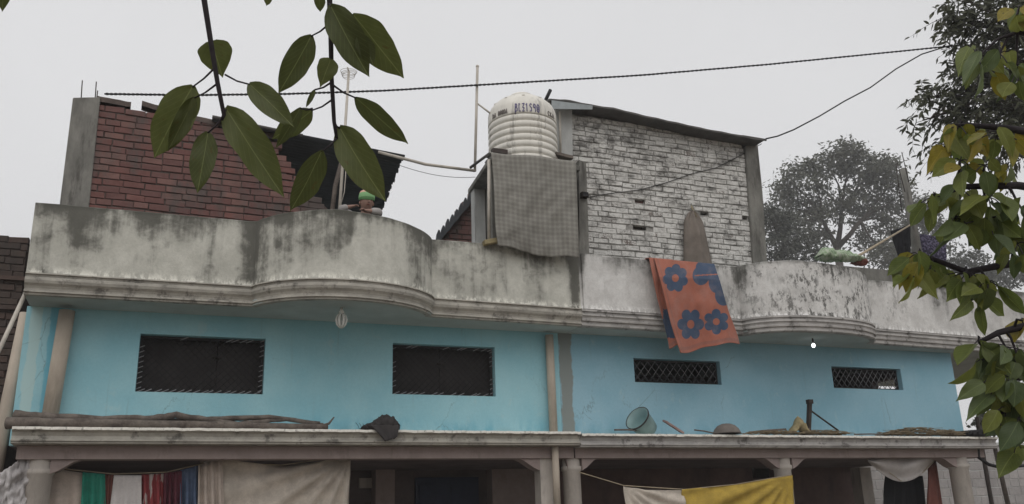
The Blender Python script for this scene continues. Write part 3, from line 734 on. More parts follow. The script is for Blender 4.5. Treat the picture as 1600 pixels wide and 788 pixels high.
# tv antenna
ap = [at(528,325,-.15), at(537,235,-.15), at(545,112,-.15)]; ap[0].z -= .6
an = thing('antenna', ap[0], 'thin pale antenna pole with wire rings on top of the roof', 'antenna')
MB().tube(ap, [.022,.02,.017], 8).build('pole', M['pvc'], an)
tp = ap[2]
for k in range(4):
    e = MB(); z = tp.z - .0 - k*.022; r = .11-.01*k
    e.tube([V((tp.x+r*math.cos(q*math.pi/10), tp.y+r*math.sin(q*math.pi/10), z+.012*math.sin(q*math.pi/10+k))) for q in range(21)], .0035, 5); e.build('ring', M['pvc'], an)
MB().tube([tp, tp+V((-.02,0,.06))], .01, 6).build('tip', M['pvc'], an)
w_ = MB(); w_.tube([at(541,240,-.17), at(540,275,-.2), at(538,300,-.17), at(534,316,-.15)], .006, 6); tag(w_.build('wire', M['pvc']), 'loose pale wire hanging beside the antenna pole', 'wire')

# ------------------------------------------------------------------ tank room, cloth, tank
q0 = at(766, 243, -.50); ZS = q0.z
TR = thing('tank_room', V((4.5, .3, 4.295)), 'small concrete rooftop room under the white water tank', 'room')
x0 = q0.x; x1 = at(905, 250, -.50).x
bk = atZ(729, 300, ZS-.04); yb = min(max(bk.y, .6), 3.)
slabp = [V((x0, -.52, ZS-.07)), V((x1, -.52, ZS-.07)), V((x1, yb, ZS-.07)), V((bk.x+.02, yb, ZS-.07))]
bevel(MB().prism(slabp, (0,0,.07)).build('slab', M['concrete'], TR), .008)
mb = MB(); xl = at(768, 300, -.48).x+.03
wl = atZ(732, 312, ZS-.08)
mb.box(x0+.05, x1-.05, -.385, -.25, ZT_L[-1][1]-.02, ZS-.072); mb.box(x0+.3, x1-.05, -.248, yb-.2, 4.297, ZS-.072)
mb.build('wall', M['concrete'], TR)
pa = V((bk.x+.04, yb-.08, 0)); pc = pa.x
MB().box(pc, pc+.16, yb-.24, yb-.08, 4.297, ZS-.072).build('pillar', M['concrete_light'], TR)
MB().box(pc+.162, x0+.32, yb-.13, yb-.06, 4.297, ZS-.072).build('rear_wall', M['concrete_light'], TR)
pipe('water_pipe', [at(764,378,-.56), at(764,250,-.56)], .022, M['pvc'], 'white pipe standing at the left edge of the checked cloth', group='white water pipes')
# checked cloth
k = NT('grey_checked_cloth'); U, W, _ = k.xyz(k.uv())
fx = k.st(k.m('SINE', k.m('MULTIPLY', U, 2*math.pi*17)), -.4, .6); fz = k.st(k.m('SINE', k.m('MULTIPLY', W, 2*math.pi*21)), -.4, .6)
n1 = k.noise(k.obj(), 4, 5, .6); n2 = k.noise(k.obj(), 40, 3, .6)
cc = k.mix(k.m('MULTIPLY', k.m('ADD', fx, fz), .5), (.175,.168,.150), (.235,.228,.205)); cc = k.mul(cc, k.m('MULTIPLY_ADD', n1, .5, .72)); cc = k.mul(cc, k.m('MULTIPLY_ADD', n2, .3, .85))
k.bump(n2, .3, .004); M['check'] = k.done(cc, .95)
def quadcloth(pxs, Y0, Y1, nu, nv, amp, waves, seed, edge=None):
    """photo quad TL,TR,BR,BL on planes Y0 (top) .. Y1 (bottom)"""
    TL, TR_, BR, BL = pxs
    return cloth((at(*TL, Y0), at(*TR_, Y0), at(*BR, Y1), at(*BL, Y1)), nu, nv, amp, waves, seed)
def set_uv(o, nu, nv):
    me = o.data; uv = me.uv_layers.new(name='uv'); n = nu+1
    for l in me.loops: uv.data[l.index].uv = ((l.vertex_index % n)/nu, 1-(l.vertex_index//n)/nv)
nu, nv = 48, 40; rows = []
for j in range(nv+1):
    v = j/nv; row = []
    for i in range(nu+1):
        u = i/nu; top = (767+133*u, 238+13*u+1.2*math.sin(u*9)); bot = (779+126*u, interp([(0,384),(.16,386),(.3,393),(.5,400),(.68,402),(.85,400),(1,403)], u))
        px = top[0]*(1-v)+bot[0]*v + 3*math.sin(v*5+1)*(1-u)*v; py = top[1]*(1-v)+bot[1]*v
        Y = -.60 - .035*math.sin(u*7+v*1.2)*(.3+v) - .05*math.sin(v*2.6) - .035*mnoise.noise(V((u*5, v*3, 0))) - .03*mnoise.noise(V((u*9+v*4, v*7, 3))) - .08*v
        row.append(at(px, py, Y))
    rows.append(row)
rows = [[p+V((0,.22,.012)) for p in rows[0]]] + rows; 
o = MB().grid(rows).build('checked_cloth', M['check'], flip=False); set_uv(o, nu, nv+1); solid(o)
tag(o, 'large grey checked cloth hung over the front of the tank room', 'cloth')
# water tank
tcx = at(817, 243, .02); tz = ZS
bl = at(766, 230, .02).x; br = at(868, 230, .02).x; rt = (br-bl)/2*.985
TC = V(((bl+br)/2, .03, tz+.003))
ztb = at(817, 186, TC.y-rt).z - TC.z     # shoulder band
TK = thing('water_tank', TC, 'white ribbed plastic water tank with purple hand lettering', 'water tank')
hr = at(817, 174, TC.y-rt).z-TC.z; prof = [(0,0),(rt*.97,0),(rt*1.0,.02)]
nr = 7; step = (hr-.04)/nr; z = .04
for i in range(nr):
    for a, q in ((-.0,.0),(.022,.12),(.03,.35),(.03,.62),(.022,.85),(-.0,.97)): prof.append((rt-.03+a, z+step*q))
    z += step
ht = at(817, 146, TC.y-.1).z - TC.z
hs = at(817, 157, TC.y-rt).z - TC.z
prof += [(rt-.005,hr+.0),(rt+.0,hr+.012),(rt-.002,hr+(hs-hr)*.5),(rt-.004,hs-.02),(rt-.012,hs+.02),(rt-.045,hs+(ht-hs)*.28),(rt-.12,hs+(ht-hs)*.52),(rt-.2,hs+(ht-hs)*.68),(rt-.26,hs+(ht-hs)*.74)]
MB().lathe(prof, TC, 64).build('tank_body', M['tank'], TK)
MB().lathe([(.19,ht-.09),(.2,ht-.075),(.2,ht-.04),(.17,ht-.012),(.08,ht),(0,ht+.004)], TC, 32).build('lid', M['tank'], TK)
for k in range(10):
    a = k*2*math.pi/10
    MB().obox(TC+V((math.cos(a)*(rt-.13), math.sin(a)*(rt-.13), hs+(ht-hs)*.50)), V((math.cos(a),math.sin(a),-.55))*.05, V((-math.sin(a),math.cos(a),0))*.02, V((.35*math.cos(a),.35*math.sin(a),.6))*.012).build('shoulder_rib', M['tank'], TK)
GL = {'b':[[(.1,-.25),(.2,1)],[(.2,1),(.6,.95),(.65,.7),(.3,.55)],[(.3,.55),(.75,.45),(.7,.1),(.2,.08)]],
      'L':[[(.2,1),(.2,.05),(.75,.05)],[(.2,1),(.5,.9)]], 'Z':[[(.05,.95),(.75,1),(.2,.5),(.7,.45)],[(.7,.45),(.15,.0),(.8,.05)]],
      '1':[[(.4,1),(.4,0)],[(.15,.8),(.4,1)]], 'S':[[(.8,.9),(.4,1),(.15,.75),(.7,.45),(.65,.1),(.15,.05)]],
      'q':[[(.75,.95),(.3,1),(.15,.6),(.6,.5),(.75,.9),(.75,0)]], 'O':[[(.4,1),(.12,.7),(.15,.2),(.5,0),(.8,.3),(.8,.8),(.4,1)],[(.45,.7),(.45,.3)]],
      'D':[[(.15,0),(.15,1),(.7,.8),(.75,.3),(.15,0)]], 'A':[[(.05,0),(.4,1),(.75,0)],[(.2,.4),(.6,.4)]], 'C':[[(.8,.85),(.3,1),(.1,.5),(.35,0),(.8,.15)]], 'K':[[(.15,0),(.15,1)],[(.75,1),(.2,.5),(.8,0)]]}
def write(txt, px0, px1, py, h, mat, th):
    mb = MB(); n = len(txt)
    for i, ch in enumerate(txt):
        for st in GL.get(ch, []):
            pts = []
            for (ax, az), (bx, bz) in zip(st, st[1:]):
                for q in range(5):
                    t = q/4; pts.append((ax+(bx-ax)*t, az+(bz-az)*t))
            out_ = []
            for gx, gz in pts:
                px = px0+(px1-px0)*(i+gx*.92)/n
                d = ray(px, py); # onto the tank wall
                ox, oy = CAM.x-TC.x, CAM.y-TC.y; A_ = d.x**2+d.y**2; B_ = ox*d.x+oy*d.y; rr = rt+.004; disc = B_*B_-A_*(ox*ox+oy*oy-rr*rr)
                if disc <= 0: continue
                s_ = (-B_-math.sqrt(disc))/A_; P = CAM+d*s_
                zz = TC.z + hr+.015 + h*gz; an_ = math.atan2(P.y-TC.y, P.x-TC.x)
                rad = interp([(0,rt+.002),(hr+.02,rt+.003),(hr+(hs-hr)*.5,rt+.001),(hs-.02,rt-.001),(hs+.02,rt-.009),(hs+.1,rt-.1)], zz-TC.z)
                out_.append(V((TC.x+rad*math.cos(an_), TC.y+rad*math.sin(an_), zz)))
            if len(out_) > 1: mb.tube(out_, th, 5)
    return mb.build('lettering', mat, TK)
write('bLZ1SqO', 804, 844, 165, .125, M['ink'], .007)
write('DA OOODA', 769, 793, 172, .075, M['ink_dark'], .006); write('CKA', 856, 866, 174, .07, M['ink_dark'], .006)
# bits on the slab edge
b = bevel(MB().obox(at(780,238,-.40)+V((0,0,.0)), V((.11,0,0)), V((0,.05,0)), V((0,0,.035))).build('loose_brick', M['brick_dark']), .006); tag(b, 'loose brown brick at the left foot of the water tank', 'brick')
b = MB().obox(at(880,245,-.3), V((.13,0,-.015)), V((0,.06,0)), V((0,0,.022))).build('plank', M['wood_grey']); tag(b, 'dark plank end on the slab at the right foot of the tank', 'plank')
b = MB().obox(at(767,378,-.62), V((.10,0,.028)), V((0,.05,0)), V((-.008,0,.03))).build('wood_block', M['sack']); bevel(b, .008); tag(b, 'yellowish wood block on the parapet at the foot of the checked cloth', 'block')
tag(MB().tube([at(851,160,.25), at(860,141,.25)], .028, 10).build('pipe_stub', M['black']), 'short black pipe stub slanting up beside the tank lid', 'pipe')
# water pipes
vp = thing('water_pipe', at(742,268,.1), 'tall white vent pipe with side arm to the water tank', 'pipe', 'white water pipes')
MB().tube([at(742,268,.1), at(746,105,.1)], .02, 10).build('upright', M['pvc'], vp); MB().tube([at(746,162,.1), TC+V((-rt*.97,0,hs-.015))], .014, 8).build('side_arm', M['pvc'], vp)
MB().ball(at(746,104,.1), .026, 6).build('cap', M['pvc'], vp)
hp = [atP(588,242,O,NB)-NB*.1, at(665,257,.0), at(742,267,.1)]
pipe('water_pipe', hp, .021, M['pvc'], 'long white water pipe crossing from the sheet roof to the tank room', group='white water pipes')
tag(MB().tube([at(735,262,.12), at(765,240,-.3)], .02, 8).build('pipe_elbow', M['sheet_edge']), 'short dark pipe running up to the tank slab', 'pipe')
tag(MB().tube([at(600+i*11, 250+27*math.sin(i/13*1.57)+ (3*math.sin(i/13*3.14)), .0) for i in range(14)], .004, 5).build('wire', M['cable']), 'thin sagging wire under the long white water pipe', 'wire')

# ------------------------------------------------------------------ red shed behind, between balcony curve and tank room
SY = 2.6
SH = thing('brick_shed', V((5, SY, 4.295)), 'low red brick shed with dark jagged sheet edge beside the tank room', 'shed')
sA = at(683, 376, SY); sB = at(745, 296, SY); so_ = V((sA.x, SY, 0)); sl_ = sB.x-sA.x
tp_ = lambda u: sA.z+.02 + (sB.z-sA.z)*max(0, u)/sl_ - .06
MB().prism([V((sA.x, SY+.01, 4.296)), V((sB.x+.4, SY+.01, 4.296)), V((sB.x+.4, SY+.01, tp_(sl_+.4)-.04)), V((sA.x, SY+.01, tp_(0)-.02))], (0,.12,0)).build('wall_core', M['mortar_red'], SH)
lay_bricks(SH, so_, V((1,0,0)), V((0,1,0)), sl_+.4, 5.2, tp_, bm_r, seed=9)
e1, e2 = V((sA.x-.06, SY-.15, tp_(-.06)+.03)), V((sB.x+.4, SY-.15, tp_(sl_+.4)+.03))
NTH = 15; up_, lo_ = [], []
for i in range(NTH):
    a_, b_ = e1.lerp(e2, i/NTH), e1.lerp(e2, (i+1)/NTH); j_ = random.Random(i).uniform(-.012, .012)
    up_ += [a_+V((0,0,-.03)), a_+V((.012,0,.06+j_)), a_.lerp(b_,.55)+V((0,0,.085+j_)), b_+V((-.012,0,.03+j_))]
    lo_ += [a_+V((0,0,-.12-.02*(i % 2)))]
MB().prism(up_ + [e2+V((0,0,-.03)), e2+V((0,0,-.13))] + list(reversed(lo_)), (0,.035,0)).build('roof_edge', M['sheet_dark'], SH)
rows = [[e1.lerp(e2, i/20)+V((0,.04,-.06)), e1.lerp(e2, i/20)+V((0,1.6,-.12))] for i in range(21)]
solid(MB().grid(rows, sm=False).build('roof_sheet', M['sheet_dark'], SH), .03)

# ------------------------------------------------------------------ whitewashed brick room on the right roof
WY = .30
wl0, wr0 = at(893, 330, WY), at(1172, 330, WY)
WO = V((wl0.x-.02, WY, 0)); WL = wr0.x-WO.x
WR = thing('rooftop_room', V((WO.x+WL/2, WY, 4.295)), 'whitewashed brick rooftop room with sagging thin sheet roof', 'room')
rl = [(860,157),(895,166),(930,168),(1000,183),(1100,203),(1185,218)]
rt_ = [(at(px, py, WY).x-WO.x, at(px, py, WY).z) for px, py in [(880,176),(893,177),(930,182),(1000,195),(1100,213),(1185,227)]]
wtop = lambda u: interp(rt_, u)
holes = []
for px, py in ((1001,317),(1103,329),(913,307),(917,351),(1160,338),(1000,358)):
    P = at(px, py, WY); holes.append((P.x-WO.x, P.z))
rowh = .087
REDH = holes[0]
holes = [(u, 4.30+rowh*math.floor((z-4.30)/rowh)+.0375) for u, z in holes]
HW = [.10,.11,.09,.08,.10,.12]
wh = [(u-HW[i]+.005, u+HW[i]-.005, z-.042, z+.042) for i, (u, z) in enumerate(holes)]
zlow = min(wtop(u) for u in (0, WL))-.1
mb = MB(); wall_holes(mb, WO+V((0,.008,0)), V((1,0,0)), WL, 4.296, zlow, .12, [h for h in wh])
n = 12; us = [WL*i/n for i in range(n+1)]
mb.prism([WO+V((u,.008,zlow)) for u in (0, WL)] + [WO+V((u,.008,max(wtop(u)-.01, zlow+.01))) for u in reversed(us)], (0,.12,0))
mb.build('wall_core', M['mortar_white'], WR)
MB().box(WO.x+.02, WO.x+WL-.02, WY+.13, WY+.2, 4.297, zlow).build('dark_hole_backing', M['brick_dark'], WR)  # dark panel behind the missing bricks, shade of the holes in its colour
MB().box(WO.x+wh[0][0]-.01, WO.x+wh[0][1]+.01, WY+.055, WY+.12, wh[0][2]+.002, wh[0][3]-.002).build('recessed_brick', M['brick_red'], WR)
bm_w = brick_meshes('brick', M['brick_white'], .23, .1, .075, 8, .006, 2)
lay_bricks(WR, WO, V((1,0,0)), V((0,1,0)), WL, 4.30+.70*0+rowh*8, wtop, bm_w, seed=11, skip=lambda u, z: any(a < u < b and c < z < d for a, b, c, d in [(h[0]-.02, h[1]+.02, h[2]-.01, h[3]+.01) for h in wh]), proud=.012, jt=.010)
pc = [at(1165,228,WY-.06), at(1184,222,WY-.06), at(1199,408,WY-.06), at(1174,408,WY-.06)]
pc = [pc[3]+V((0,0,-.8)), pc[2]+V((.04,0,-.8)), pc[2], at(1192,300,WY-.06), pc[1], pc[0]]
bevel(MB().prism(pc, (0,.3,0)).build('corner_post', M['concrete'], WR), .015)
pc = [at(868,250,WY-.05)+V((0,0,-.2)), at(903,262,WY-.05)+V((-.09,0,-.2)), at(894,172,WY-.05), at(868,166,WY-.05)]
MB().prism(pc, (0,.3,0)).build('side_post', M['concrete_light'], WR)
pc = [at(905,405,-.30), at(921,408,-.30), at(916,255,-.30), at(905,250,-.30)]
MB().prism(pc, (0,.55,0)).build('edge_post', M['concrete'], WR)
MB().tube([at(876,244,WY-.1), at(875,175,WY-.1)], .018, 8).build('down_pipe', M['pvc'], WR)
mb = MB(); mb.box(WO.x, WO.x+.1, WY+.13, 3.0, 4.297, 6.5); mb.box(WO.x+WL-.1, WO.x+WL, WY+.25, 3.0, 4.297, 6.0); mb.box(WO.x+.1, WO.x+WL-.1, 2.9, 3.0, 4.297, 6.2)
mb.build('rear_wall', M['mortar_white'], WR)
rows = []
NP = 40
for i in range(NP+1):
    px = 858+(1194-858)*i/NP; py = interp([(858,156),(885,157),(930,166),(960,170),(1000,180),(1100,202),(1165,214),(1194,219)], px)
    P = at(px, py, WY-.30); h = .004*math.cos(i*1.57)
    lift = .16*max(0, 1-i/9)
    rows.append([P+V((0,0,h)), P+V((0,.9,.02+h+lift)), P+V((0,2.9,.0+h+lift))])
o = MB().grid(rows, sm=False).build('roof_sheet', M['sheet_edge'], WR); solid(o, .028)
rows = [[at(862+q*8, 157+q*1.0, WY-.33)+V((0,0,.0)), at(862+q*8, 170+q*.1-.0, WY-.33)+V((0,.01,0))] for q in range(9)]
solid(MB().grid(rows, sm=False).build('flashing', M['sheet_grey'], WR), .006)
pipe('roof_batten', [at(1160,213,WY-.28), at(1197,219,WY-.28)], .02, M['sheet_edge'], 'batten end sticking out past the right corner of the whitewashed room', 'batten', 8)

# brown cloth hung from a nail
tipp = at(1081, 330, WY-.05); nv = 24; nu = 20; rows = []
for j in range(nv+1):
    v = j/nv; row = []; py = 331+92*v
    for i in range(nu+1):
        u = i/nu; xl_, xr_ = 1078-11*min(1, v*5)**.5 - 1*v, 1084+10*min(1, v*5)**.5+20*v
        P = at(xl_+(xr_-xl_)*u, py, WY-.05); bulge_ = math.sin(math.pi*u)
        row.append(P+V((0, -.03-.13*bulge_*min(1, v*2.5) - .015*math.sin(u*17), 0)))
    rows.append(row)
bc = thing('hanging_cloth', V((tipp.x, tipp.y-.1, 4.9)), 'narrow brown mesh cloth hanging from a nail on the whitewashed bricks', 'cloth')
solid(MB().grid(rows).build('cloth_drape', M['browncloth'], bc))
MB().tube([at(1080,320,WY-.03), tipp+V((-.01,-.03,0))], .006, 6).build('string', M['sack'], bc); MB().tube([at(1080,320,WY-.03), tipp+V((.04,-.06,-.12))], .005, 6).build('string', M['sack'], bc)
MB().tube([at(1080,319,WY-.05), at(1080,319,WY+.03)], .007, 6).build('nail', M['iron'], bc)

# ------------------------------------------------------------------ floral blanket
k = NT('orange_blanket_with_blue_flowers'); a = k.n('ShaderNodeAttribute'); a.attribute_name = 'flower'
fl = k.st(a.outputs['Fac'], .47, .53); n1 = k.noise(k.obj(), 7, 4, .6); n2 = k.noise(k.obj(), 120, 3, .6)
bnd = k.n('ShaderNodeAttribute'); bnd.attribute_name = 'border'; cc = k.mix(fl, (.32,.115,.078), (.045,.072,.125)); cc = k.mix(k.m('MULTIPLY', k.st(bnd.outputs['Fac'], .3, .7), .55), cc, (.20,.10,.085)); cc = k.mix(k.m('MULTIPLY', k.st(k.noise(k.obj(), 3, 6, .7), .48, .66), .22), cc, (.33,.24,.22)); cc = k.mul(cc, k.m('MULTIPLY_ADD', n1, .35, .82)); cc = k.mul(cc, k.m('MULTIPLY_ADD', n2, .4, .8)); k.bump(n2, .5, .006)
M['blanket'] = k.done(cc, .97); 
k.b.inputs['Sheen Weight'].default_value = .15
FL = [(1055,435,20,22,7,.3),(1079,507,21,25,6,.0),(1119,503,20,20,6,.5)]
def flower(px, py):
    val = 0.
    for cx, cy, rx, ry, np_, ph in FL:
        dx, dy = (px-cx)/rx, (py-cy)/ry; r = math.hypot(dx, dy)
        s = max(max(0, min(1, .5+(.345-math.hypot(dx-.66*math.cos(ph+2*math.pi*k_/np_), dy-.66*math.sin(ph+2*math.pi*k_/np_)))*4)) for k_ in range(np_))
        s = max(s, max(0, min(1, .5+(.62-r)*4))); hole = max(0, min(1, .5+(.27-r)*4))
        val = max(val, min(s, 1-hole))
    for cx, cy, rx, ry in ((1095,431,13,15),(1104,417,17,10),(1115,418,13,12),(1118,440,11,18),(1130,462,13,16),(1112,429,14,10)):
        d = math.hypot((px-cx)/rx, (py-cy)/ry); val = max(val, max(0, min(1, .5+(1-d)*3)))
    if abs(py-(431-(px-1088)*.06)) < 1.0 and 1085 < px < 1122: val = min(val, .25)
    return val
BL = thing('blanket', at(1085,550,-.7), 'orange blanket with big blue flowers hung over the balcony wall', 'blanket')
def blanket_sheet(name, top, bot, Yt, Yb, nu, nv, over, fn, seed):
    rows = []; vals = []
    for j in range(-10, nv+1):
        row = []
        for i in range(nu+1):
            u = i/nu; v = max(0, j)/nv
            tx, ty = top[0][0]+(top[1][0]-top[0][0])*u, top[0][1]+(top[1][1]-top[0][1])*u
            bx, by = bot[0][0]+(bot[1][0]-bot[0][0])*u, bot[0][1]+(bot[1][1]-bot[0][1])*u
            px, py = tx+(bx-tx)*v, ty+(by-ty)*v
            px += 2.0*math.sin(v*6+seed)*(1-u)*v + 1.5*math.sin(v*9)*v*u
            py += (3.0*math.sin(u*5.5+seed)+1.2*math.sin(u*13))*v*v; Y = Yt+(Yb-Yt)*min(1, v*5) - .055*math.sin(u*7.5+v*1.5+seed)*(.12+v) - .03*mnoise.noise(V((u*3.2+v, v*3, seed))) - .012*mnoise.noise(V((u*9, v*8+u*3, seed+4)))
            P = at(px, py, Y)
            if j < 0:
                s = -j/10; P = P + V((0, min(.17, s*.5), .015*math.sin(min(1, s*2.8)*math.pi) - max(0, s-.34)*.5))
            row.append(P); vals.append(fn(px, py) if j >= 0 else 0.)
        rows.append(row)
    o = MB().grid(rows).build(name, M['blanket'], BL, flip=False)
    at_ = o.data.attributes.new('flower', 'FLOAT', 'POINT'); at_.data.foreach_set('value', vals)
    bb_ = [1.0 if (.935 < (i_//(nu+1)-10)/nv < .97 or (.045 < (i_%(nu+1))/nu < .06)) else 0. for i_ in range(len(vals))]
    a2 = o.data.attributes.new('border', 'FLOAT', 'POINT'); a2.data.foreach_set('value', bb_)
    solid(o, .009); return o
blanket_sheet('front_fold', ((1022,404),(1116,413)), ((1062,549),(1155,537)), -.60, -.72, 120, 150, .2, flower, 1)
blanket_sheet('back_fold', ((1014,403),(1050,406)), ((1045,545),(1080,541)), -.575, -.66, 30, 60, .2, lambda px, py: 1. if 483 < py < 528 and px > 1036-.0 else (.0 if py < 483 else .25), 3)

# ------------------------------------------------------------------ child looking over the parapet
def skin_mesh(nodes, edges, root, sub=2):
    me = bpy.data.meshes.new('tmp'); me.from_pydata([n[0] for n in nodes], edges, [])
    o = bpy.data.objects.new('tmp', me); COL.objects.link(o)
    sk = o.modifiers.new('s', 'SKIN'); sk.use_smooth_shade = True
    for i, nd in enumerate(nodes):
        r = nd[1]; o.data.skin_vertices[0].data[i].radius = (r, r) if not isinstance(r, tuple) else r
        o.data.skin_vertices[0].data[i].use_root = (i == root)
    sb = o.modifiers.new('d', 'SUBSURF'); sb.levels = sub; sb.render_levels = sub
    dg = bpy.context.evaluated_depsgraph_get(); dg.update()
    res = bpy.data.meshes.new_from_object(o.evaluated_get(dg))
    bpy.data.objects.remove(o); bpy.data.meshes.remove(me)
    for p in res.polygons: p.use_smooth = True
    return res
HC = at(573.5, 317, -.97)
FZ = 4.30
CH = thing('person', V((HC.x, HC.y+.1, FZ)), 'small child in green and peach knit cap leaning on the balcony wall', 'child')
def lk(name, me, mat, par):
    me.materials.clear(); me.materials.append(mat); o = bpy.data.objects.new(name, me); COL.objects.link(o); o.parent = par
    me.transform(Matrix.Translation(-V(par['_o']))); o['_o'] = par['_o']; return o
bx, by = HC.x, HC.y
ptop = interp(ZT_L, bx)
yo = interp(FACE_L, bx) - bulge(bx, .84, 2.98, .58)
E_L, E_R = at(531, 327, yo+.09), at(594, 331, yo+.10)
H_L, H_R = at(549, 322.5, yo+.07), at(572, 329.5, yo+.055)
sh = HC.z-.16
nodes = [(V((bx,by+.14,FZ+.44)),.085),(V((bx,by+.14,FZ+.60)),.085),(V((bx,by+.13,FZ+.72)),.09),(V((bx,by+.11,sh)),.08),(V((bx,by+.07,HC.z-.10)),.04),
 (V((bx,by+.03,HC.z-.03)),(.082,.084)),(V((bx,by+.015,HC.z+.045)),(.088,.09)),(V((bx,by+.02,HC.z+.085)),(.06,.06)),
 (V((bx-.12,by+.09,sh-.01)),.042),(E_L,.034),(H_L,.024),(V((bx+.12,by+.09,sh-.01)),.042),(E_R,.034),(H_R,.024),
 (V((bx-.06,by+.14,FZ+.38)),.06),(V((bx-.06,by+.12,FZ+.21)),.045),(V((bx-.06,by+.14,FZ+.05)),.03),(V((bx-.06,by+.05,FZ+.028)),.025),
 (V((bx+.06,by+.14,FZ+.38)),.06),(V((bx+.06,by+.12,FZ+.21)),.045),(V((bx+.06,by+.14,FZ+.05)),.03),(V((bx+.06,by+.05,FZ+.028)),.025)]
edges = [(0,1),(1,2),(2,3),(3,4),(4,5),(5,6),(6,7),(3,8),(8,9),(9,10),(3,11),(11,12),(12,13),(0,14),(14,15),(15,16),(16,17),(0,18),(18,19),(19,20),(20,21)]
def hand(base, d, side, idx):
    w_ = V((d.y, -d.x, 0)).normalized()*side; palm = base+d*.035
    nodes.append((palm, (.02,.013))); ip = len(nodes)-1; edges.append((idx, ip))
    for k, (o_, L_) in enumerate(((-.018,.034),(-.006,.040),(.006,.037),(.018,.029))):
        a = palm + w_*o_ + d*.018; prev = ip
        for t_, dr in ((0,V((0,0,.004))),(.55,V((0,0,.004))),(1,V((0,0,-.012)))):
            nodes.append((a+d*L_*t_+dr, .0062)); edges.append((prev, len(nodes)-1)); prev = len(nodes)-1
    nodes.append((base+d*.02-w_*.024, .0075)); edges.append((idx, len(nodes)-1)); nodes.append((base+d*.045-w_*.03, .0065)); edges.append((len(nodes)-2, len(nodes)-1))
hand(H_L, V((.95,-.25,.1)).normalized(), 1, 10); hand(H_R, V((-.8,-.5,0)).normalized(), -1, 13)
body = lk('body', skin_mesh(nodes, edges, 0), M['skin'], CH)
sn = [(n[0], (n[1] if not isinstance(n[1], tuple) else n[1][0])*1.18+.006) for n in nodes[:4]] + [(nodes[8][0],.055),(E_L,.05),(H_L+(E_L-H_L)*.25,.042),(nodes[11][0],.055),(E_R,.05),(H_R+(E_R-H_R)*.3,.042)]
lk('sweater', skin_mesh(sn, [(0,1),(1,2),(2,3),(3,4),(4,5),(5,6),(3,7),(7,8),(8,9)], 0), M['sweater'], CH)
tn = [(nodes[0][0],.105),(nodes[14][0],.075),(nodes[15][0],.058),(nodes[16][0],.045),(nodes[18][0],.075),(nodes[19][0],.058),(nodes[20][0],.045)]
lk('trousers', skin_mesh(tn, [(0,1),(1,2),(2,3),(0,4),(4,5),(5,6)], 0), M['trousers'], CH)
fc = V((bx+.012, by-.052, HC.z))
nm = MB(); nm.ball(fc+V((.004,-.006,-.005)), (.011,.016,.015), 6); nm.build('nose', M['skin'], CH)
for sx in (-1, 1):
    MB().ball(fc+V((sx*.028,.004,.022)), (.010,.007,.006), 6).build('eye', M['eye'], CH)
    MB().tube([fc+V((sx*.015,-.002,.038)), fc+V((sx*.03,.0,.042)), fc+V((sx*.042,.01,.036))], .0035, 5).build('eyebrow', M['eye'], CH)
    MB().ball(V((bx+sx*.08, by+.03, HC.z+.0)), (.012,.018,.026), 6).build('ear', M['skin'], CH)
MB().tube([fc+V((-.022,.008,-.036)), fc+V((0,.001,-.038)), fc+V((.022,.008,-.036))], [.003,.006,.003], 6).build('lips', M['redbrown'], CH)
k = NT('knit_cap_bands'); X, Y, Z = k.xyz(k.gen())
cc = k.mix(k.st(Z, .60, .66), (.22,.42,.20), (.60,.36,.28)); cc = k.mix(k.st(Z, .30, .22), cc, (.10,.22,.09)); cc = k.mul(cc, k.m('MULTIPLY_ADD', k.noise(k.obj(), 90, 3, .6), .5, .75)); M['cap'] = k.done(cc, .95)
q = Matrix.Rotation(R(12), 3, 'X')
MB().lathe([(.094,.0),(.099,.012),(.098,.03),(.098,.05),(.092,.085),(.075,.112),(.045,.128),(.0,.133)], V((bx, by+.03, HC.z+.038)), 20, axis=q).build('cap', M['cap'], CH)

# ------------------------------------------------------------------ dark brick house beyond, far left
DY = .9
dA = at(46, 368, DY); DO = V((dA.x-4.2, DY, 0)); DH = thing('brick_house', V((dA.x-2, DY, 0)), 'dark brick house at the far left edge', 'house')
dz = lambda u: dA.z + .02*mnoise.noise(V((u*3, 0, 0)))
MB().box(DO.x, dA.x-.01, DY+.008, DY+3.5, 0, dA.z-.06).build('wall_core', M['mortar_red'], DH)
bm_d = brick_meshes('brick', M['brick_dark'], .23, .1, .075, 6, .005, 5)
lay_bricks(DH, V((dA.x-2.4, DY, 0)), V((1,0,0)), V((0,1,0)), 2.4, 3.2, dz, bm_d, seed=21, proud=.014)
for py, hgt in ((432,.05),(478,.05)):
    p = at(30, py, DY-.05); MB().box(DO.x, dA.x+.02, DY-.06, DY+.006, p.z-hgt, p.z).build('string_course', M['brick_dark'], DH)

# ------------------------------------------------------------------ right roof: post, bamboo, cloths
PY = 1.2
PO = thing('concrete_post', V((at(1440,395,PY).x, PY, 4.295)), 'leaning bare concrete post with rusty bars behind the right balcony', 'post')
pp = [at(1434,400,PY), at(1411,264,PY)]; d_ = (pp[0]-pp[1]).normalized(); pp[0] = pp[0]+d_*.9
MB().tube(pp, [.10,.07], 4).build('shaft', M['concrete'], PO)
for a, b in (((1414,300),(1402,254)),((1420,285),(1409,238)),((1409,330),(1400,256))):
    MB().tube([at(*a, PY-.09), at(*b, PY-.09)], .009, 6).build('reinforcing_bar', M['iron'], PO)
bb = MB(); P0, P1 = at(1338,402,-.55), at(1432,346,PY-.1); bb.tube([P0.lerp(P1, i/8) for i in range(9)], [.022-.001*i for i in range(9)], 8)
tag(bb.build('bamboo_pole', M['bamboo']), 'pale bamboo pole slanting from the rounded parapet up to the concrete post', 'pole')
nu, nv = 16, 14
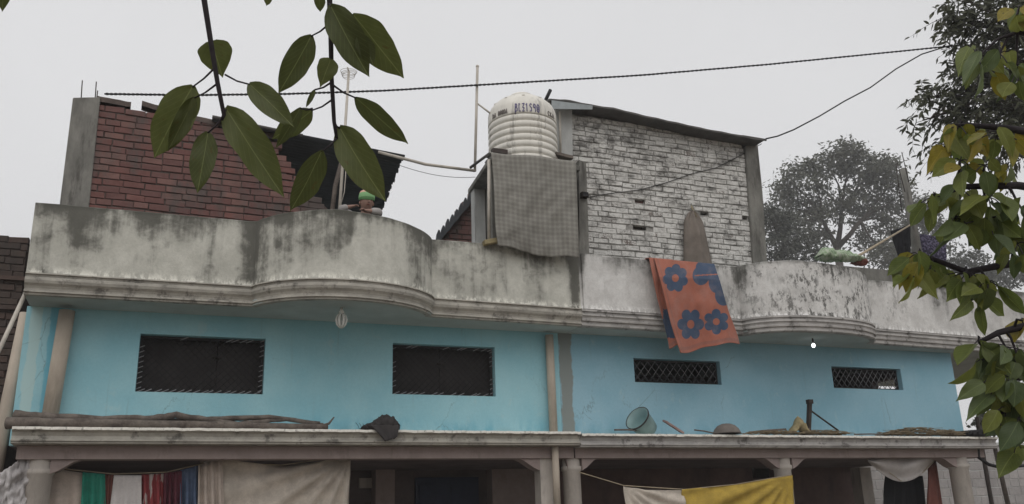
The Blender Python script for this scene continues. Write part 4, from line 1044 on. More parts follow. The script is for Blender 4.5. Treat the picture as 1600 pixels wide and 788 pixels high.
o = cloth((at(1391,362,PY-.14), at(1423,350,PY-.14), at(1424,395,PY-.18), at(1405,413,PY-.18)), nu, nv, .03, 3, 2).build('hanging_cloth', M['blackcloth']); solid(o)
tag(o, 'dark navy cloth hanging from the bamboo pole by the concrete post', 'cloth')
k = NT('purple_print_cloth'); n1 = k.noise(k.obj(), 26, 2, .5); cc = k.mix(k.st(n1, .5, .56), (.035,.03,.06), (.15,.135,.21)); M['print'] = k.done(cc, .9)
o = cloth((at(1438,366,PY+.1), at(1478,370,PY+.2), at(1476,408,PY+.2), at(1444,410,PY+.1)), nu, nv, .04, 3, 5).build('hanging_cloth', M['print']); solid(o)
tag(o, 'purple speckled cloth hanging right of the concrete post behind leaves', 'cloth')
# plaid bundle on the rounded parapet
k = NT('green_plaid_cloth'); p = k.obj(); X, Y, Z = k.xyz(p)
fx = k.st(k.m('SINE', k.m('MULTIPLY', k.m('ADD', X, k.m('MULTIPLY', Z, .9)), 95.)), .1, .5); fz = k.st(k.m('SINE', k.m('MULTIPLY', k.m('ADD', Z, Y), 75.)), .1, .5)
cc = k.mix(k.m('MULTIPLY', fx, .6), (.36,.43,.32), (.17,.28,.14)); cc = k.mix(k.m('MULTIPLY', fz, .4), cc, (.10,.18,.09)); cc = k.mix(k.st(k.noise(p, 14, 4, .6), .5, .7), cc, (.42,.46,.38)); M['plaid'] = k.done(cc, .95)
def bundle(name, pxs, Y, hgt, dep, mat, par=None, seed=0, n=44, k=20):
    """crumpled cloth heap along photo points (px,py,half height m)"""
    rows = []
    cs = [at(px, py, Y) for px, py, _ in pxs]
    for i in range(n+1):
        t = i/n*(len(pxs)-1); a = min(int(t), len(pxs)-2); f = t-a
        c = cs[a].lerp(cs[a+1], f); h = pxs[a][2]+(pxs[a+1][2]-pxs[a][2])*f
        h *= .25+.75*math.sin(math.pi*min(1, max(.0, min(i, n-i)/3.)))**.5 if min(i, n-i) < 3 else 1
        row = []
        for j in range(k+1):
            b = 2*math.pi*j/k
            q = 1+.34*mnoise.noise(V((i*.21+seed*7, math.cos(b)*1.5, math.sin(b)*1.5)))+.26*mnoise.noise(V((i*.9, math.cos(b)*3+seed, math.sin(b)*3)))
            row.append(c+V((.02*mnoise.noise(V((i*.5, j*.7, seed))), dep*math.cos(b)*q, h*math.sin(b)*q)))
        rows.append(row)
    return MB().grid(rows).build(name, mat, par)
o = bundle('cloth_bundle', [(1279,401,.04),(1288,398,.10),(1296,399,.11),(1304,401,.075),(1314,400,.085),(1326,402,.07),(1334,404,.05),(1345,406,.035)], -.72, .1, .12, M['plaid'], seed=1)
tag(o, 'green plaid cloth bundled on top of the right rounded parapet', 'cloth')
o = bundle('cloth_bundle', [(1333,410,.03),(1342,408,.075),(1352,411,.04)], -.66, .06, .07, M['redbrown'], seed=4, n=16)
tag(o, 'small brown rag beside the plaid cloth at the foot of the bamboo pole', 'rag')
MBB = MB().box(10.1, 13.2, .35, .5, 4.296, at(1420, 425, .35).z); tag(MBB.build('low_wall', M['concrete']), 'low dark mossy wall on the roof behind the right parapet', 'wall')

# ------------------------------------------------------------------ things on the ledge
LY = -.42; LZ = 2.738
logs = [([(22,648),(70,652),(160,656),(240,654),(275,649),(345,660),(380,664)], .028, 'forked grey log lying topmost on the left ledge'),
        ([(30,655),(120,662),(220,663),(330,655),(420,652),(500,662)], .024, 'long thin log reaching toward the first window on the ledge'),
        ([(10,662),(100,665),(200,664),(300,667),(380,668)], .036, 'thickest pale log at the front edge of the left ledge'),
        ([(290,665),(360,667),(440,670),(512,671)], .03, 'short log at the right end of the pile on the left ledge'),
        ([(210,660),(300,657),(372,662),(450,655),(505,664)], .02, 'crooked dark branch across the middle of the log pile'),
        ([(300,655),(345,659),(375,661)], .012, 'thin pale stick lying on the log pile'),
        ([(40,658),(90,652),(170,658)], .022, 'short broken branch at the left end of the log pile')]
for i, (ps, r, lab) in enumerate(logs):
    r *= 1.75
    Y = LY + (-.13 if i in (2, 3) else .06*(i % 3)); pts = []
    for a, b in zip(ps, ps[1:]):
        for q in range(6): pts.append(at(a[0]+(b[0]-a[0])*q/6, a[1]+(b[1]-a[1])*q/6, Y))
    pts.append(at(*ps[-1], Y)); rg = random.Random(i)
    pts = [p+V((0, rg.uniform(-.01,.01), rg.uniform(-.006,.006))) for p in pts]
    for p in pts: p.z = max(p.z, LZ+r*.6)
    n = len(pts); rr = [r*(1-.45*j/n)*(1+.22*mnoise.noise(V((j*.6, i, 0)))) for j in range(n)]
    o = MB().tube(pts, rr, 9).build('log', M['wood_grey']); tag(o, lab, 'log', 'firewood on the left ledge')
    if i == 3:
        MB().tube([pts[-2], at(514,662,Y), at(522,652,Y)], [.022,.014,.008], 7).build('fork', M['wood_grey'], o)
# bundle of rags
rg_ = thing('rag_bundle', at(595,672,LY), 'black crumpled rag bundle drooping over the ledge edge', 'rag')
bundle('heap', [(566,669,.03),(578,668,.05),(592,664,.085),(612,662,.10),(622,668,.05)], LY-.05, .1, .1, M['rag'], rg_, 6)
nu = 10; o = cloth((at(578,664,-.625), at(624,665,-.625), at(620,684,-.665), at(602,690,-.665)), 12, 10, .02, 2.5, 3, sway=V((0,-1,.3))).build('drooping_flap', M['rag'], rg_); solid(o)
for i in range(7):
    a = at(562+i*3, 672, LY); MB().tube([a, a+V((-.02+.012*i, 0, .05)), a+V((-.05+.02*i, 0, .085-.006*i))], .003, 4).build('strand', M['twig'], rg_)
# tub
tq = at(1008, 668, LY); Q = Matrix.Rotation(R(-28), 3, 'Z') @ Matrix.Rotation(R(62), 3, 'X')
tb = thing('tub', V((tq.x, tq.y, LZ)), 'pale green plastic tub lying on its side on the right ledge', 'tub')
cT = V((tq.x-.02, tq.y+.05, LZ+.15))
Q2 = V((-.72,-.30,.50)).normalized().to_track_quat('Z','Y').to_matrix()
MB().lathe([(0,-.17),(.13,-.17),(.15,-.05),(.165,.09),(.175,.095),(.175,.105),(.158,.10),(.145,-.04),(.12,-.155),(0,-.155)], cT, 28, axis=Q2).build('shell', M['tub'], tb)
MB().lathe([(.172,.088),(.181,.09),(.181,.106),(.172,.108)], cT, 28, axis=Q2).build('rim', M['rag'], tb)
o = bevel(MB().obox(at(1052,667,LY)+V((0,0,.0)), V((.13,0,-.075)), V((.03,.10,.02)), V((.007,0,.012))).build('board', M['board']), .006); tag(o, 'pinkish board leaning next to the green tub', 'board')
o = MB().lathe([(.0,.135),(.06,.13),(.12,.105),(.165,.06),(.19,.01),(.195,-.005),(.18,-.005),(.15,.05),(.0,.12)], V((at(1136,680,LY-.05).x, LY-.05, LZ+.006)), 28).build('bowl', M['bowl']); tag(o, 'upturned grey brown bowl on the right ledge', 'bowl')
for i, (a, b, r, lab) in enumerate((((1170,676),(1228,671),.014,'dark straight stick lying between bowl and yellow sack'),((1085,672),(1115,677),.010,'thin dark stick lying between pinkish board and bowl'),((960,672),(1000,673),.012,'short dark stick at the foot of the green tub'),((1335,679),(1385,679),.010,'thin stick lying in front of the straw heap'))):
    A_, B_ = at(*a, LY), at(*b, LY); A_.z = max(A_.z, LZ+r); B_.z = max(B_.z, LZ+r)
    tag(MB().tube([A_, A_.lerp(B_, .5)+V((0,0,.006)), B_], r, 7).build('stick', M['wood_grey']), lab, 'stick', 'sticks on the right ledge')
o = bundle('sack', [(1236,676,.02),(1243,668,.055),(1248,662,.10),(1254,668,.07),(1261,677,.02)], LY, .1, .09, M['sack'], None, 8, 24, 12); tag(o, 'yellowed sack peaked up beside the wooden upright on the ledge', 'sack')
up = thing('wooden_bracket', V((at(1264,680,LY).x, LY, LZ)), 'dark wooden upright with slanting brace standing on the right ledge', 'bracket')
a, b = at(1263,679,LY), at(1265,628,LY)
MB().obox((a+b)/2, V((.026,0,.0)), V((0,.026,0)), (b-a)/2).build('upright', M['iron'], up)
MB().obox(b+V((0,0,0)), V((.038,0,0)), V((0,.035,0)), V((0,0,.03))).build('top_block', M['iron'], up)
MB().tube([at(1267,642,LY-.01), at(1310,673,LY-.03)], .013, 6).build('brace', M['iron'], up)
MB().obox(at(1258,675,LY), V((.05,0,0)), V((0,.06,0)), V((0,0,.05))).build('foot_block', M['wood_grey'], up)
def straw(x0, x1, h, n, seed, lab):
    mb = MB(); rg = random.Random(seed); a = at(x0, 678, LY).x; b = at(x1, 680, LY).x
    for i in range(n):
        u = rg.random(); c = V((a+(b-a)*u, LY+rg.uniform(-.16,.14), LZ+.01+h*rg.random()**1.5*math.sin(math.pi*min(.97, max(.03, u)))**.5))
        l = rg.uniform(.08,.3); d = V((1, rg.uniform(-.5,.5), rg.uniform(-.12,.16))).normalized()*l/2
        if (c-d).z < LZ+.004: d.z *= .1
        if (c+d).z < LZ+.004: d.z *= -.1
        mb.tube([c-d, c+V((0,0,.008)), c+d], rg.uniform(.003,.007), 4, cap=False)
    o = mb.build('straw_heap', M['straw'], flip=False); o['kind'] = 'stuff'; tag(o, lab, 'straw', 'straw heaps on the right ledge')
straw(1252, 1318, .07, 160, 1, 'small straw heap under the slanting brace'); straw(1380, 1496, .11, 420, 2, 'long flat heap of dry straw beside the black tyre'); 
straw(1170, 1240, .04, 70, 3, 'thin scatter of straw between bowl and yellow sack')
# tyre
ty = at(1523, 678, LY+.02)
TY = thing('tyre', V((ty.x, LY+.04, LZ)), 'worn black tyre lying flat at the right end of the ledge', 'tyre')
prof = [(.20+.075*math.cos(a*math.pi/8), .045+.042*math.sin(a*math.pi/8)) for a in range(17)]
MB().lathe([(r*1.28, z) for r, z in prof], V((ty.x, LY+.06, LZ)), 40).build('carcass', M['black'], TY)
tr = MB()
for i in range(30):
    a = i*2*math.pi/30; tr.obox(V((ty.x+.354*math.cos(a), LY+.06+.354*math.sin(a), LZ+.045)), V((-math.sin(a),math.cos(a),0))*.022, V((math.cos(a),math.sin(a),0))*.006, V((0,0,.03)))
tr.build('tread', M['black'], TY)

# ------------------------------------------------------------------ washing on the lines under the verandah
GY = -.02
def rope(ps, Y, lab, r=.006):
    pts = []
    for a, b in zip(ps, ps[1:]):
        for q in range(5): pts.append(at(a[0]+(b[0]-a[0])*q/5, a[1]+(b[1]-a[1])*q/5, Y))
    pts.append(at(*ps[-1], Y)); tag(MB().tube(pts, r, 6).build('washing_line', M['bamboo']), lab, 'rope', 'washing lines')
rope([(68,726),(110,734),(180,741),(260,738),(320,724),(360,716)], GY, 'washing line carrying the small coloured clothes at left')
rope([(312,722),(440,727),(550,712)], GY+.05, 'washing line stretched over the big beige sheet')
def hang(name, pxs, mat, lab, Y=GY, amp=.055, waves=3, seed=0, nu=28, nv=14, cat='cloth'):
    TLp, TRp, BRp, BLp = pxs
    mb = cloth((at(*TLp, Y), at(*TRp, Y), at(*BRp, Y), at(*BLp, Y)), nu, nv, amp, waves, seed)
    o = mb.build(name, mat); solid(o); return tag(o, lab, cat, 'washing hung under the verandah')
hang('hanging_sheet', ((72,730),(134,740),(130,850),(60,850)), M['beige2'], 'beige cloth hanging between left column and green cloth', seed=1, amp=.02)
hang('hanging_cloth', ((129,738),(164,741),(166,845),(124,845)), M['green'], 'bright green cloth on the left washing line', Y=GY-.05, seed=2)
hang('hanging_cloth', ((163,742),(178,742),(176,830),(160,830)), M['redbrown'], 'narrow brownish cloth between green and white cloths', seed=3, nu=8)
hang('hanging_cloth', ((178,743),(221,743),(221,840),(166,840)), M['white'], 'white cloth between green and red cloths', Y=GY-.06, seed=4, amp=.018)
hang('hanging_shirt', ((221,742),(258,740),(262,840),(218,840)), M['redprint'], 'red cloth blotched with white right of the white cloth', seed=5)
hang('hanging_cloth', ((256,739),(284,736),(283,840),(254,840)), M['maroon'], 'dark maroon cloth between red and blue cloths', Y=GY-.04, seed=6)
hang('hanging_cloth', ((282,735),(312,727),(312,840),(280,840)), M['bluecloth'], 'blue grey cloth at the right end of the small clothes', Y=GY-.02, seed=7)
hang('hanging_cloth', ((310,727),(348,716),(352,840),(308,840)), M['beige2'], 'pale crumpled cloth beside the blue grey cloth', Y=GY-.05, seed=8, waves=4)
def sheet_px(name, top, bot, Y, amp, seed, mat, lab, rays=None, nu=60, nv=24):
    rows = []
    for j in range(nv+1):
        v = j/nv; row = []
        for i in range(nu+1):
            u = i/nu; tx = top[0][0]+(top[-1][0]-top[0][0])*u; ty_ = interp(top, tx); bx_ = bot[0][0]+(bot[1][0]-bot[0][0])*u; by_ = bot[0][1]+(bot[1][1]-bot[0][1])*u
            px, py = tx+(bx_-tx)*v, ty_+(by_-ty_)*v; P = at(px, py, Y); a = 0
            if rays:                              # folds that fan out from a pinned corner
                cx, cy = rays; th = math.atan2(py-cy, px-cx); rr = math.hypot(px-cx, py-cy)
                a += amp*math.sin(th*22+seed)*min(1, rr/60)*max(.15, 1-rr/320)
            a += amp*.5*math.sin(u*13+seed+v*2)*v + amp*.8*mnoise.noise(V((u*5+seed, v*3, 0)))
            row.append(P+V((0, -a, 0)))
        rows.append(row)
    o = MB().grid(rows).build(name, mat); solid(o); return tag(o, lab, 'sheet', 'washing hung under the verandah')
sheet_px('hanging_sheet', [(318,722),(345,716),(380,722),(440,728),(500,722),(547,712)], ((312,850),(546,850)), GY+.02, .065, 2, M['beige'], 'big beige sheet gathered at its right corner under the verandah', (548,708))
sheet_px('hanging_sheet', [(974,760),(1010,766),(1069,766)], ((984,850),(1069,850)), -.38, .04, 1, M['beige'], 'beige sheet hanging left of the mustard sheet', (972,756), 30)
sheet_px('hanging_sheet', [(1066,765),(1150,757),(1238,743)], ((1068,850),(1250,850)), -.40, .04, 3, M['yellow'], 'mustard yellow sheet tied to the column at its right corner', (1240,738), 50)
rope([(905,738),(975,759),(1070,765),(1150,757),(1237,742)], -.385, 'washing line carrying beige and mustard sheets')
# white swag and dark clothes in the right bay
nu, nv = 30, 12; rows = []
for j in range(nv+1):
    v = j/nv; rows.append([at(1356+(1466-1356)*u, 719-8*u + v*(36*math.sin(math.pi*u**1.05)**.9+2), -.12-.06*math.sin(v*5)-.05*math.sin(u*11+v)) for u in [i/nu for i in range(nu+1)]])
o = MB().grid(rows).build('white_swag', M['white']); solid(o); tag(o, 'white cloth slung in a curve between the two right columns', 'cloth', 'washing hung under the verandah')
rope([(1352,716),(1385,735),(1408,752),(1440,740),(1470,710)], -.06, 'line sagging along the lower edge of the white slung cloth')
hang('hanging_cloth', ((1384,742),(1440,744),(1450,845),(1380,845)), M['blackcloth'], 'black clothes below the white slung cloth', Y=.3, seed=11, amp=.05)
hang('hanging_cloth', ((1450,722),(1462,720),(1482,850),(1450,850)), M['redbrown'], 'narrow red brown cloth between white cloth and last column', Y=.05, seed=12, nu=10, amp=.04)
# knotted white cloth at the far left, outside the verandah
nu, nv = 40, 50; rows = []
for j in range(nv+1):
    v = j/nv; row = []
    for i in range(nu+1):
        u = i/nu; px = 50+(-45-50)*u + 0*v; py = 706+8*math.sin(u*3) + 55*u**1.2 + v*110
        px = px - 3*v; a = .07*mnoise.noise(V((u*9, v*8, 1)))+.045*mnoise.noise(V((u*34, v*9, 2)))
        row.append(at(px+2.5*mnoise.noise(V((u*12, v*10, 5))), py+3*mnoise.noise(V((u*20, v*3, 7))), -.3-a))
    rows.append(row)
o = MB().grid(rows).build('knotted_cloth', M['white_net']); solid(o); tag(o, 'shaggy white cloth hanging outside the left column', 'cloth')

# ------------------------------------------------------------------ wires
def sagline(ps, r, lab, name='cable', n=14, twist=False):
    pts = [V(p) for p in ps]; return tag(MB().tube(pts, r, 6).build(name, M['cable']), lab, 'cable', 'black cables overhead')
A_, B_ = atP(163,148,O,NB), atd(1490,72,15.5)
pts = []
for i in range(61):
    t = i/60; px = 163+(1500-163)*t; py = interp([(163,147),(300,149),(450,147),(600,142),(800,130),(1000,118),(1200,101),(1350,86),(1500,71)], px)
    pts.append(atd(px, py, (A_-CAM).dot(_f)*(1-t)+15.5*t))
CB = thing('cable', pts[0], 'long twisted overhead cable from red brick room to tree at right', 'cable', 'black cables overhead')
NT_ = 1000
for q, mt in ((0, 'cable'), (1, 'grille_dark')):
    hp_ = []
    for i in range(NT_+1):
        f = i/NT_*60; a_ = min(int(f), 59); p = pts[a_].lerp(pts[a_+1], f-a_); th = i*.62+q*math.pi
        hp_.append(p+V((0, .0085*math.cos(th), .0085*math.sin(th))))
    MB().tube(hp_, .0085, 5).build('strand', M[mt], CB)
pts = [atd(px, py, 15.5+(13.2-15.5)*i/8) for i, (px, py) in enumerate([(1488,70),(1440,85),(1400,108),(1360,137),(1320,158),(1280,182),(1240,203),(1215,213),(1197,217)])]
sagline(pts, .011, 'black cable dropping from tree to corner of whitewashed room')
pts = [at(px, py, WY-.03) for px, py in [(1190,225),(1163,240),(1120,262),(1080,272),(1040,286),(1000,297),(950,303),(918,309)]]
sagline(pts, .006, 'thin black cable running slantwise across the whitewashed bricks')
HB = thing('junction_box', at(912,306,-.3), 'small dark box on the post edge left of the whitewashed bricks', 'box')
p = at(912,306,-.32); bevel(MB().box(p.x-.05, p.x+.05, -.38, -.302, p.z-.04, p.z+.04).build('case', M['iron'], HB), .006); MB().box(p.x-.04, p.x+.04, -.386, -.381, p.z-.03, p.z+.03).build('lid', M['black'], HB)
hz = [(1528,700),(1529,715),(1545,726),(1565,731),(1585,729),(1620,726)]
tag(MB().tube([at(x, y, -.35) for x, y in hz], .026, 9).build('hose', M['black']), 'thick black hose sagging right of the last column', 'hose')

# ------------------------------------------------------------------ boundary wall beyond the right end
BW = thing('boundary_wall', V((18, 6.0, 0)), 'long grey block boundary wall beyond the right end of the houses', 'wall')
zb = at(1560, 697, 6.0).z
MB().box(12.5, 34, 6.004, 6.2, 0, zb-.03).build('wall_core', M['concrete_light'], BW)
bm_b = brick_meshes('block', M['block'], .40, .1, .19, 6, .004, 8)
lay_bricks(BW, V((14.6, 6.0, 0)), V((1,0,0)), V((0,1,0)), 9.0, 1.6, lambda u: zb+.02, bm_b, l=.40, h=.19, jt=.014, seed=31, name='block')
MB().box(12.5, 34, 5.97, 6.23, zb+.02, zb+.08).build('coping', M['concrete_light'], BW)

# ------------------------------------------------------------------ foliage
def leaf_unit(name, outline, fold, curl, mat, nv=14, seed=0, bend=0.):
    """base at origin, tip at +Z (length 1), width along X (1), face towards -Y"""
    rg = random.Random(seed); vs, fs, uvs = [], [], []; S_ = (-1, -.66, -.33, 0, .33, .66, 1); m_ = len(S_)
    sm = lambda t: (interp(outline, max(0, t-.035))+2*interp(outline, t)+interp(outline, min(1, t+.035)))/4 if t < .99 else .004
    for j in range(nv+1):
        t = (j/nv)**.92; hw = sm(t)/2; c = curl*t*t
        for i, s in enumerate(S_):
            e = 1+.07*mnoise.noise(V((t*5, s*3, seed*3.1))) if abs(s) == 1 else 1
            x = s*hw*e + bend*math.sin(t*math.pi)*.5; y = abs(s)*hw*-fold + c + .03*math.sin(t*11+s*3+seed)*abs(s) + .02*mnoise.noise(V((t*4, s*2, seed+.5)))
            vs.append((x, y, t)); uvs.append((.5+s*hw, t))
    for j in range(nv):
        for i in range(m_-1): fs.append((j*m_+i, j*m_+i+1, (j+1)*m_+i+1, (j+1)*m_+i))
    me = bpy.data.meshes.new(name); me.from_pydata(vs, [], fs); uv = me.uv_layers.new(name='uv')
    for l in me.loops: uv.data[l.index].uv = uvs[l.vertex_index]
    for p in me.polygons: p.use_smooth = True
    me.materials.append(mat); me.update(); return me
OV = [(0,.02),(.06,.42),(.16,.76),(.3,.96),(.42,1.),(.58,.92),(.72,.7),(.84,.42),(.92,.18),(.97,.06),(1,.01)]
EL = [(0,.05),(.04,.36),(.12,.70),(.25,.93),(.40,1.),(.55,.98),(.7,.82),(.82,.56),(.91,.26),(.95,.12),(1,.01)]
HT = [(0,.25),(.05,.7),(.14,.95),(.28,1.),(.45,.93),(.6,.74),(.75,.46),(.86,.2),(.93,.08),(1,.01)]
def put_leaf(parent, me, base, tip, width, n, name='leaf'):
    t = (tip-base); L_ = t.length; t.normalize(); n = (n-t*n.dot(t)).normalized(); wv = t.cross(-n)   # columns x=w, y=-n, z=t
    M4 = Matrix(((wv.x*width, -n.x*L_*.6, t.x*L_, 0), (wv.y*width, -n.y*L_*.6, t.y*L_, 0), (wv.z*width, -n.z*L_*.6, t.z*L_, 0), (0,0,0,1)))
    M4.translation = base - V(parent['_o'])
    o = bpy.data.objects.new(name, me); COL.objects.link(o); o.parent = parent; o.matrix_basis = M4; return o
# fig branches hanging into the picture, upper left: limb and trunk stand outside the frame
D1 = 1.75
FT = thing('tree', V((-2.6, -10.6, 0)), 'fig tree whose hanging twigs with big dark leaves dangle at upper left', 'tree')
limb_a = atd(320, -190, D1+.1); limb_b = atd(512, -170, D1-.05)
MB().tube([(-2.6,-10.6,0),(-2.58,-10.6,1.5),(-2.5,-10.5,2.6),(-2.2,-10.2,3.3)], [.16,.13,.11,.09], 12).build('trunk', M['bark'], FT)
MB().tube([V((-2.25,-10.25,3.25)), V((-1.4,-9.8,3.45)), limb_a+V((-.1,.02,.12)), limb_a+V((.1,0,.12)), limb_b+V((0,0,.1)), limb_b+V((.5,.1,.25))], [.07,.05,.035,.03,.025,.015], 10).build('limb', M['bark'], FT)
tw1 = [(320,-190),(314,-60),(319,0),(330,70),(340,130),(350,180),(346,188)]; tw2 = [(512,-170),(512,-60),(515,0),(517,60),(518,120),(522,190),(526,217)]
def nodes_of(tw, d): return [atd(x, y, d) for x, y in tw]
FT1 = MB().tube([limb_a+V((0,0,.12))]+nodes_of(tw1, D1), [.008,.007,.006,.0055,.005,.0045,.004,.003], 8).build('twig', M['twig'], FT)
FT2 = MB().tube([limb_b+V((0,0,.1))]+nodes_of(tw2, D1), [.008,.007,.006,.0055,.005,.0045,.004,.003], 8).build('twig', M['twig'], FT)
lf = [leaf_unit('leaf', EL, .16, .10, M['leaf_fg'], 20, 1, .05), leaf_unit('leaf', EL, .25, .18, M['leaf_fg'], 20, 2, -.06), leaf_unit('leaf', EL, .10, -.12, M['leaf_fg'], 20, 3, .08)]
lh = leaf_unit('leaf', HT, .15, .12, M['leaf_fg'], 20, 4)
# base, tip, width px, twig node px, shape
FLV = [((330,64),(349,122),60,(333,84),3),((302,134),(241,246),64,(336,106),1),((304,152),(262,236),30,(338,132),0),((325,206),(307,300),44,(346,186),0),((352,168),(445,303),62,(349,176),1),
       ((389,131),(457,196),44,(352,117),0),((488,172),(428,216),38,(519,156),2),((470,168),(432,232),22,(488,170),0),((487,55),(435,146),46,(514,38),0),((517,92),(500,137),36,(519,96),3),((516,8),(577,117),58,(515,4),1),
       ((551,22),(628,124),66,(517,8),0),((555,152),(637,227),38,(520,133),0),((530,198),(600,312),60,(523,192),1),((503,235),(455,333),48,(526,216),0),((497,-14),(501,19),20,(514,-10),0),((423,-20),(415,11),16,(470,-40),0),((560,55),(582,102),34,(540,30),2),
       ((492,140),(478,168),9,(519,128),0),((5,-16),(4,20),22,(10,-60),3)]
rg = random.Random(5)
pet = MB()
for i, (b, t, wd, nd, sh_) in enumerate(FLV):
    d = D1 + rg.uniform(-.05,.05); B = atd(*b, d); T = atd(*t, d + rg.uniform(-.03,.05)); n = (CAM-B).normalized()+V((rg.uniform(-.35,.35), rg.uniform(-.2,.2), rg.uniform(-.3,.3)))
    put_leaf(FT, lh if sh_ == 3 else lf[sh_], B, T, wd*.9*d/FPX, n)
    Nn = atd(*nd, D1); mid = Nn.lerp(B, .5)+V((0,0,-.004)); pet.tube([Nn, mid, B.lerp(T, .02)], [.0022,.0018,.0016], 6)
pet.tube([atd(8,-100,D1), atd(10,-60,D1)], .004, 6)
pet.tube([atd(8,-100,D1), atd(150,-190,D1), limb_a+V((0,0,.1))], [.004,.005,.006], 6)
pet.tube([atd(470,-40,D1), atd(512,-60,D1)], .002, 6)
pet.build('leaf_stalk', M['twig'], FT)

# near tree at the right edge with broad leaves
D2 = 3.3
NTb = atd(1990, 900, D2+.3); NTR = thing('tree', V((NTb.x, NTb.y, 0)), 'near tree with broad green and yellowing leaves reaching in at the right edge', 'tree')
MB().tube([V((NTb.x, NTb.y, 0)), atd(1990,900,D2+.3), atd(1900,500,D2+.2), atd(1850,150,D2+.2), atd(1840,-200,D2+.2), atd(1800,-480,D2+.2)], [.085,.078,.066,.05,.032,.012], 12).build('trunk', M['bark'], NTR)
brs = [[(1870,260),(1740,230),(1640,212),(1570,200),(1505,195)],[(1880,420),(1760,330),(1660,300),(1590,290),(1500,292),(1460,310)],[(1890,470),(1750,400),(1640,410),(1580,412),(1510,425),(1440,398)],[(1900,560),(1800,500),(1690,490),(1620,505),(1560,520),(1530,535)],[(1850,150),(1750,80),(1650,60),(1590,50)],[(1900,600),(1750,580),(1650,585),(1580,590),(1556,640),(1560,665)]]
for b in brs:
    k_ = len(b); MB().tube([atd(x, y, D2+.15*(1-i/(k_-1))) for i, (x, y) in enumerate(b)], [.022*(1-i/k_)+.004 for i in range(k_)], 8).build('branch', M['twig'], NTR)
U_ = {q: [leaf_unit('leaf', OV, .25, .18, M[q], 10, 1, .1), leaf_unit('leaf', HT, .2, .30, M[q], 10, 2, -.08), leaf_unit('leaf', OV, .55, -.2, M[q], 10, 3), leaf_unit('leaf', EL, .4, .35, M[q], 10, 4, .14), leaf_unit('leaf', OV, .15, .05, M[q], 10, 5, -.15)] for q in ('leaf_green','leaf_yellow','leaf_dark')}
CL = [(1500,202,32,10,8,44,'ygyg'),(1482,215,12,16,3,46,'gy'),(1562,212,30,12,8,42,'yygg'),(1500,255,16,14,5,44,'yg'),(1540,262,22,16,5,42,'gd'),(1575,262,16,16,4,40,'gy'),(1462,312,24,14,6,48,'gg'),(1500,300,26,18,6,50,'gdg'),(1545,312,34,20,8,52,'gdg'),(1545,350,42,18,9,56,'dgd'),(1495,345,24,14,5,50,'gd'),(1592,325,14,24,4,48,'dg'),
      (1436,402,18,12,6,56,'gyg'),(1458,415,14,14,5,52,'gg'),(1430,430,12,8,3,42,'g'),(1512,432,34,8,8,48,'gg'),(1545,445,16,12,5,50,'gd'),(1528,470,14,8,3,42,'g'),(1590,385,16,14,5,42,'gd'),(1530,92,18,26,6,44,'gd'),(1562,88,20,24,6,46,'gdy'),(1592,16,14,12,4,44,'yg'),(1590,120,12,24,5,46,'gd'),
      (1572,548,26,14,10,46,'dgd'),(1540,566,20,10,7,46,'gd'),(1597,505,6,8,2,62,'y'),(1532,536,18,6,3,54,'g'),(1582,600,20,16,9,50,'dg'),(1563,664,6,5,1,78,'g'),(1592,655,10,14,5,52,'d'),(1558,612,12,10,4,50,'dg'),(1545,600,12,14,4,54,'d'),(1572,640,20,16,6,58,'dg'),(1590,560,14,16,5,56,'d'),(1590,700,10,10,3,60,'g')]
tone = {'y':'leaf_yellow','g':'leaf_green','d':'leaf_dark'}; rg = random.Random(17); pet = MB(); cnt = 0
for cx, cy, sx, sy, n_, ln, tn_ in CL:
    hub = atd(cx, cy-4, D2)
    nb_ = None
    for b in brs:
        pts = [atd(x, y, D2+.15*(1-i/(len(b)-1))) for i, (x, y) in enumerate(b)]
        for a_, c_ in zip(pts, pts[1:]):
            for q in range(6):
                p = a_.lerp(c_, q/5)
                if nb_ is None or (p-hub).length < nb_[0]: nb_ = ((p-hub).length, p)
    pet.tube([nb_[1], nb_[1].lerp(hub, .5)+V((0,0,.02)), hub], [.006,.005,.004], 6, cap=False)
    n_ = max(1, int(n_*1.3))
    for q in range(n_):
        a = 2*math.pi*(q+rg.random())/n_; rr = .25+.9*rg.random()
        bx_, by_ = cx+sx*math.cos(a)*rr*.9, cy+sy*math.sin(a)*rr
        L_ = ln*rg.uniform(.9,1.3); dx = math.cos(a)*.7+rg.uniform(-.5,.5); dy = .85+rg.uniform(-.5,.3)
        h_ = math.hypot(dx, dy); fs_ = rg.uniform(.55,1.0)
        d = D2+rg.uniform(-.12,.12); B = atd(bx_, by_, d); T = atd(bx_+dx/h_*L_*fs_, by_+dy/h_*L_*fs_, d+rg.uniform(-.10,.10))
        n = (CAM-B).normalized()+V((rg.uniform(-1.2,1.2), rg.uniform(-.4,.4), rg.uniform(-.3,1.0)))
        put_leaf(NTR, U_[tone[tn_[q % len(tn_)]]][rg.randrange(5)], B, T, ln*rg.uniform(.45,.68)*d/FPX*.95, n); cnt += 1
        pet.tube([hub, hub.lerp(B, .5)+V((0,0,.006)), B], .0022, 5, cap=False)
pet.build('leaf_stalk', M['twig'], NTR)

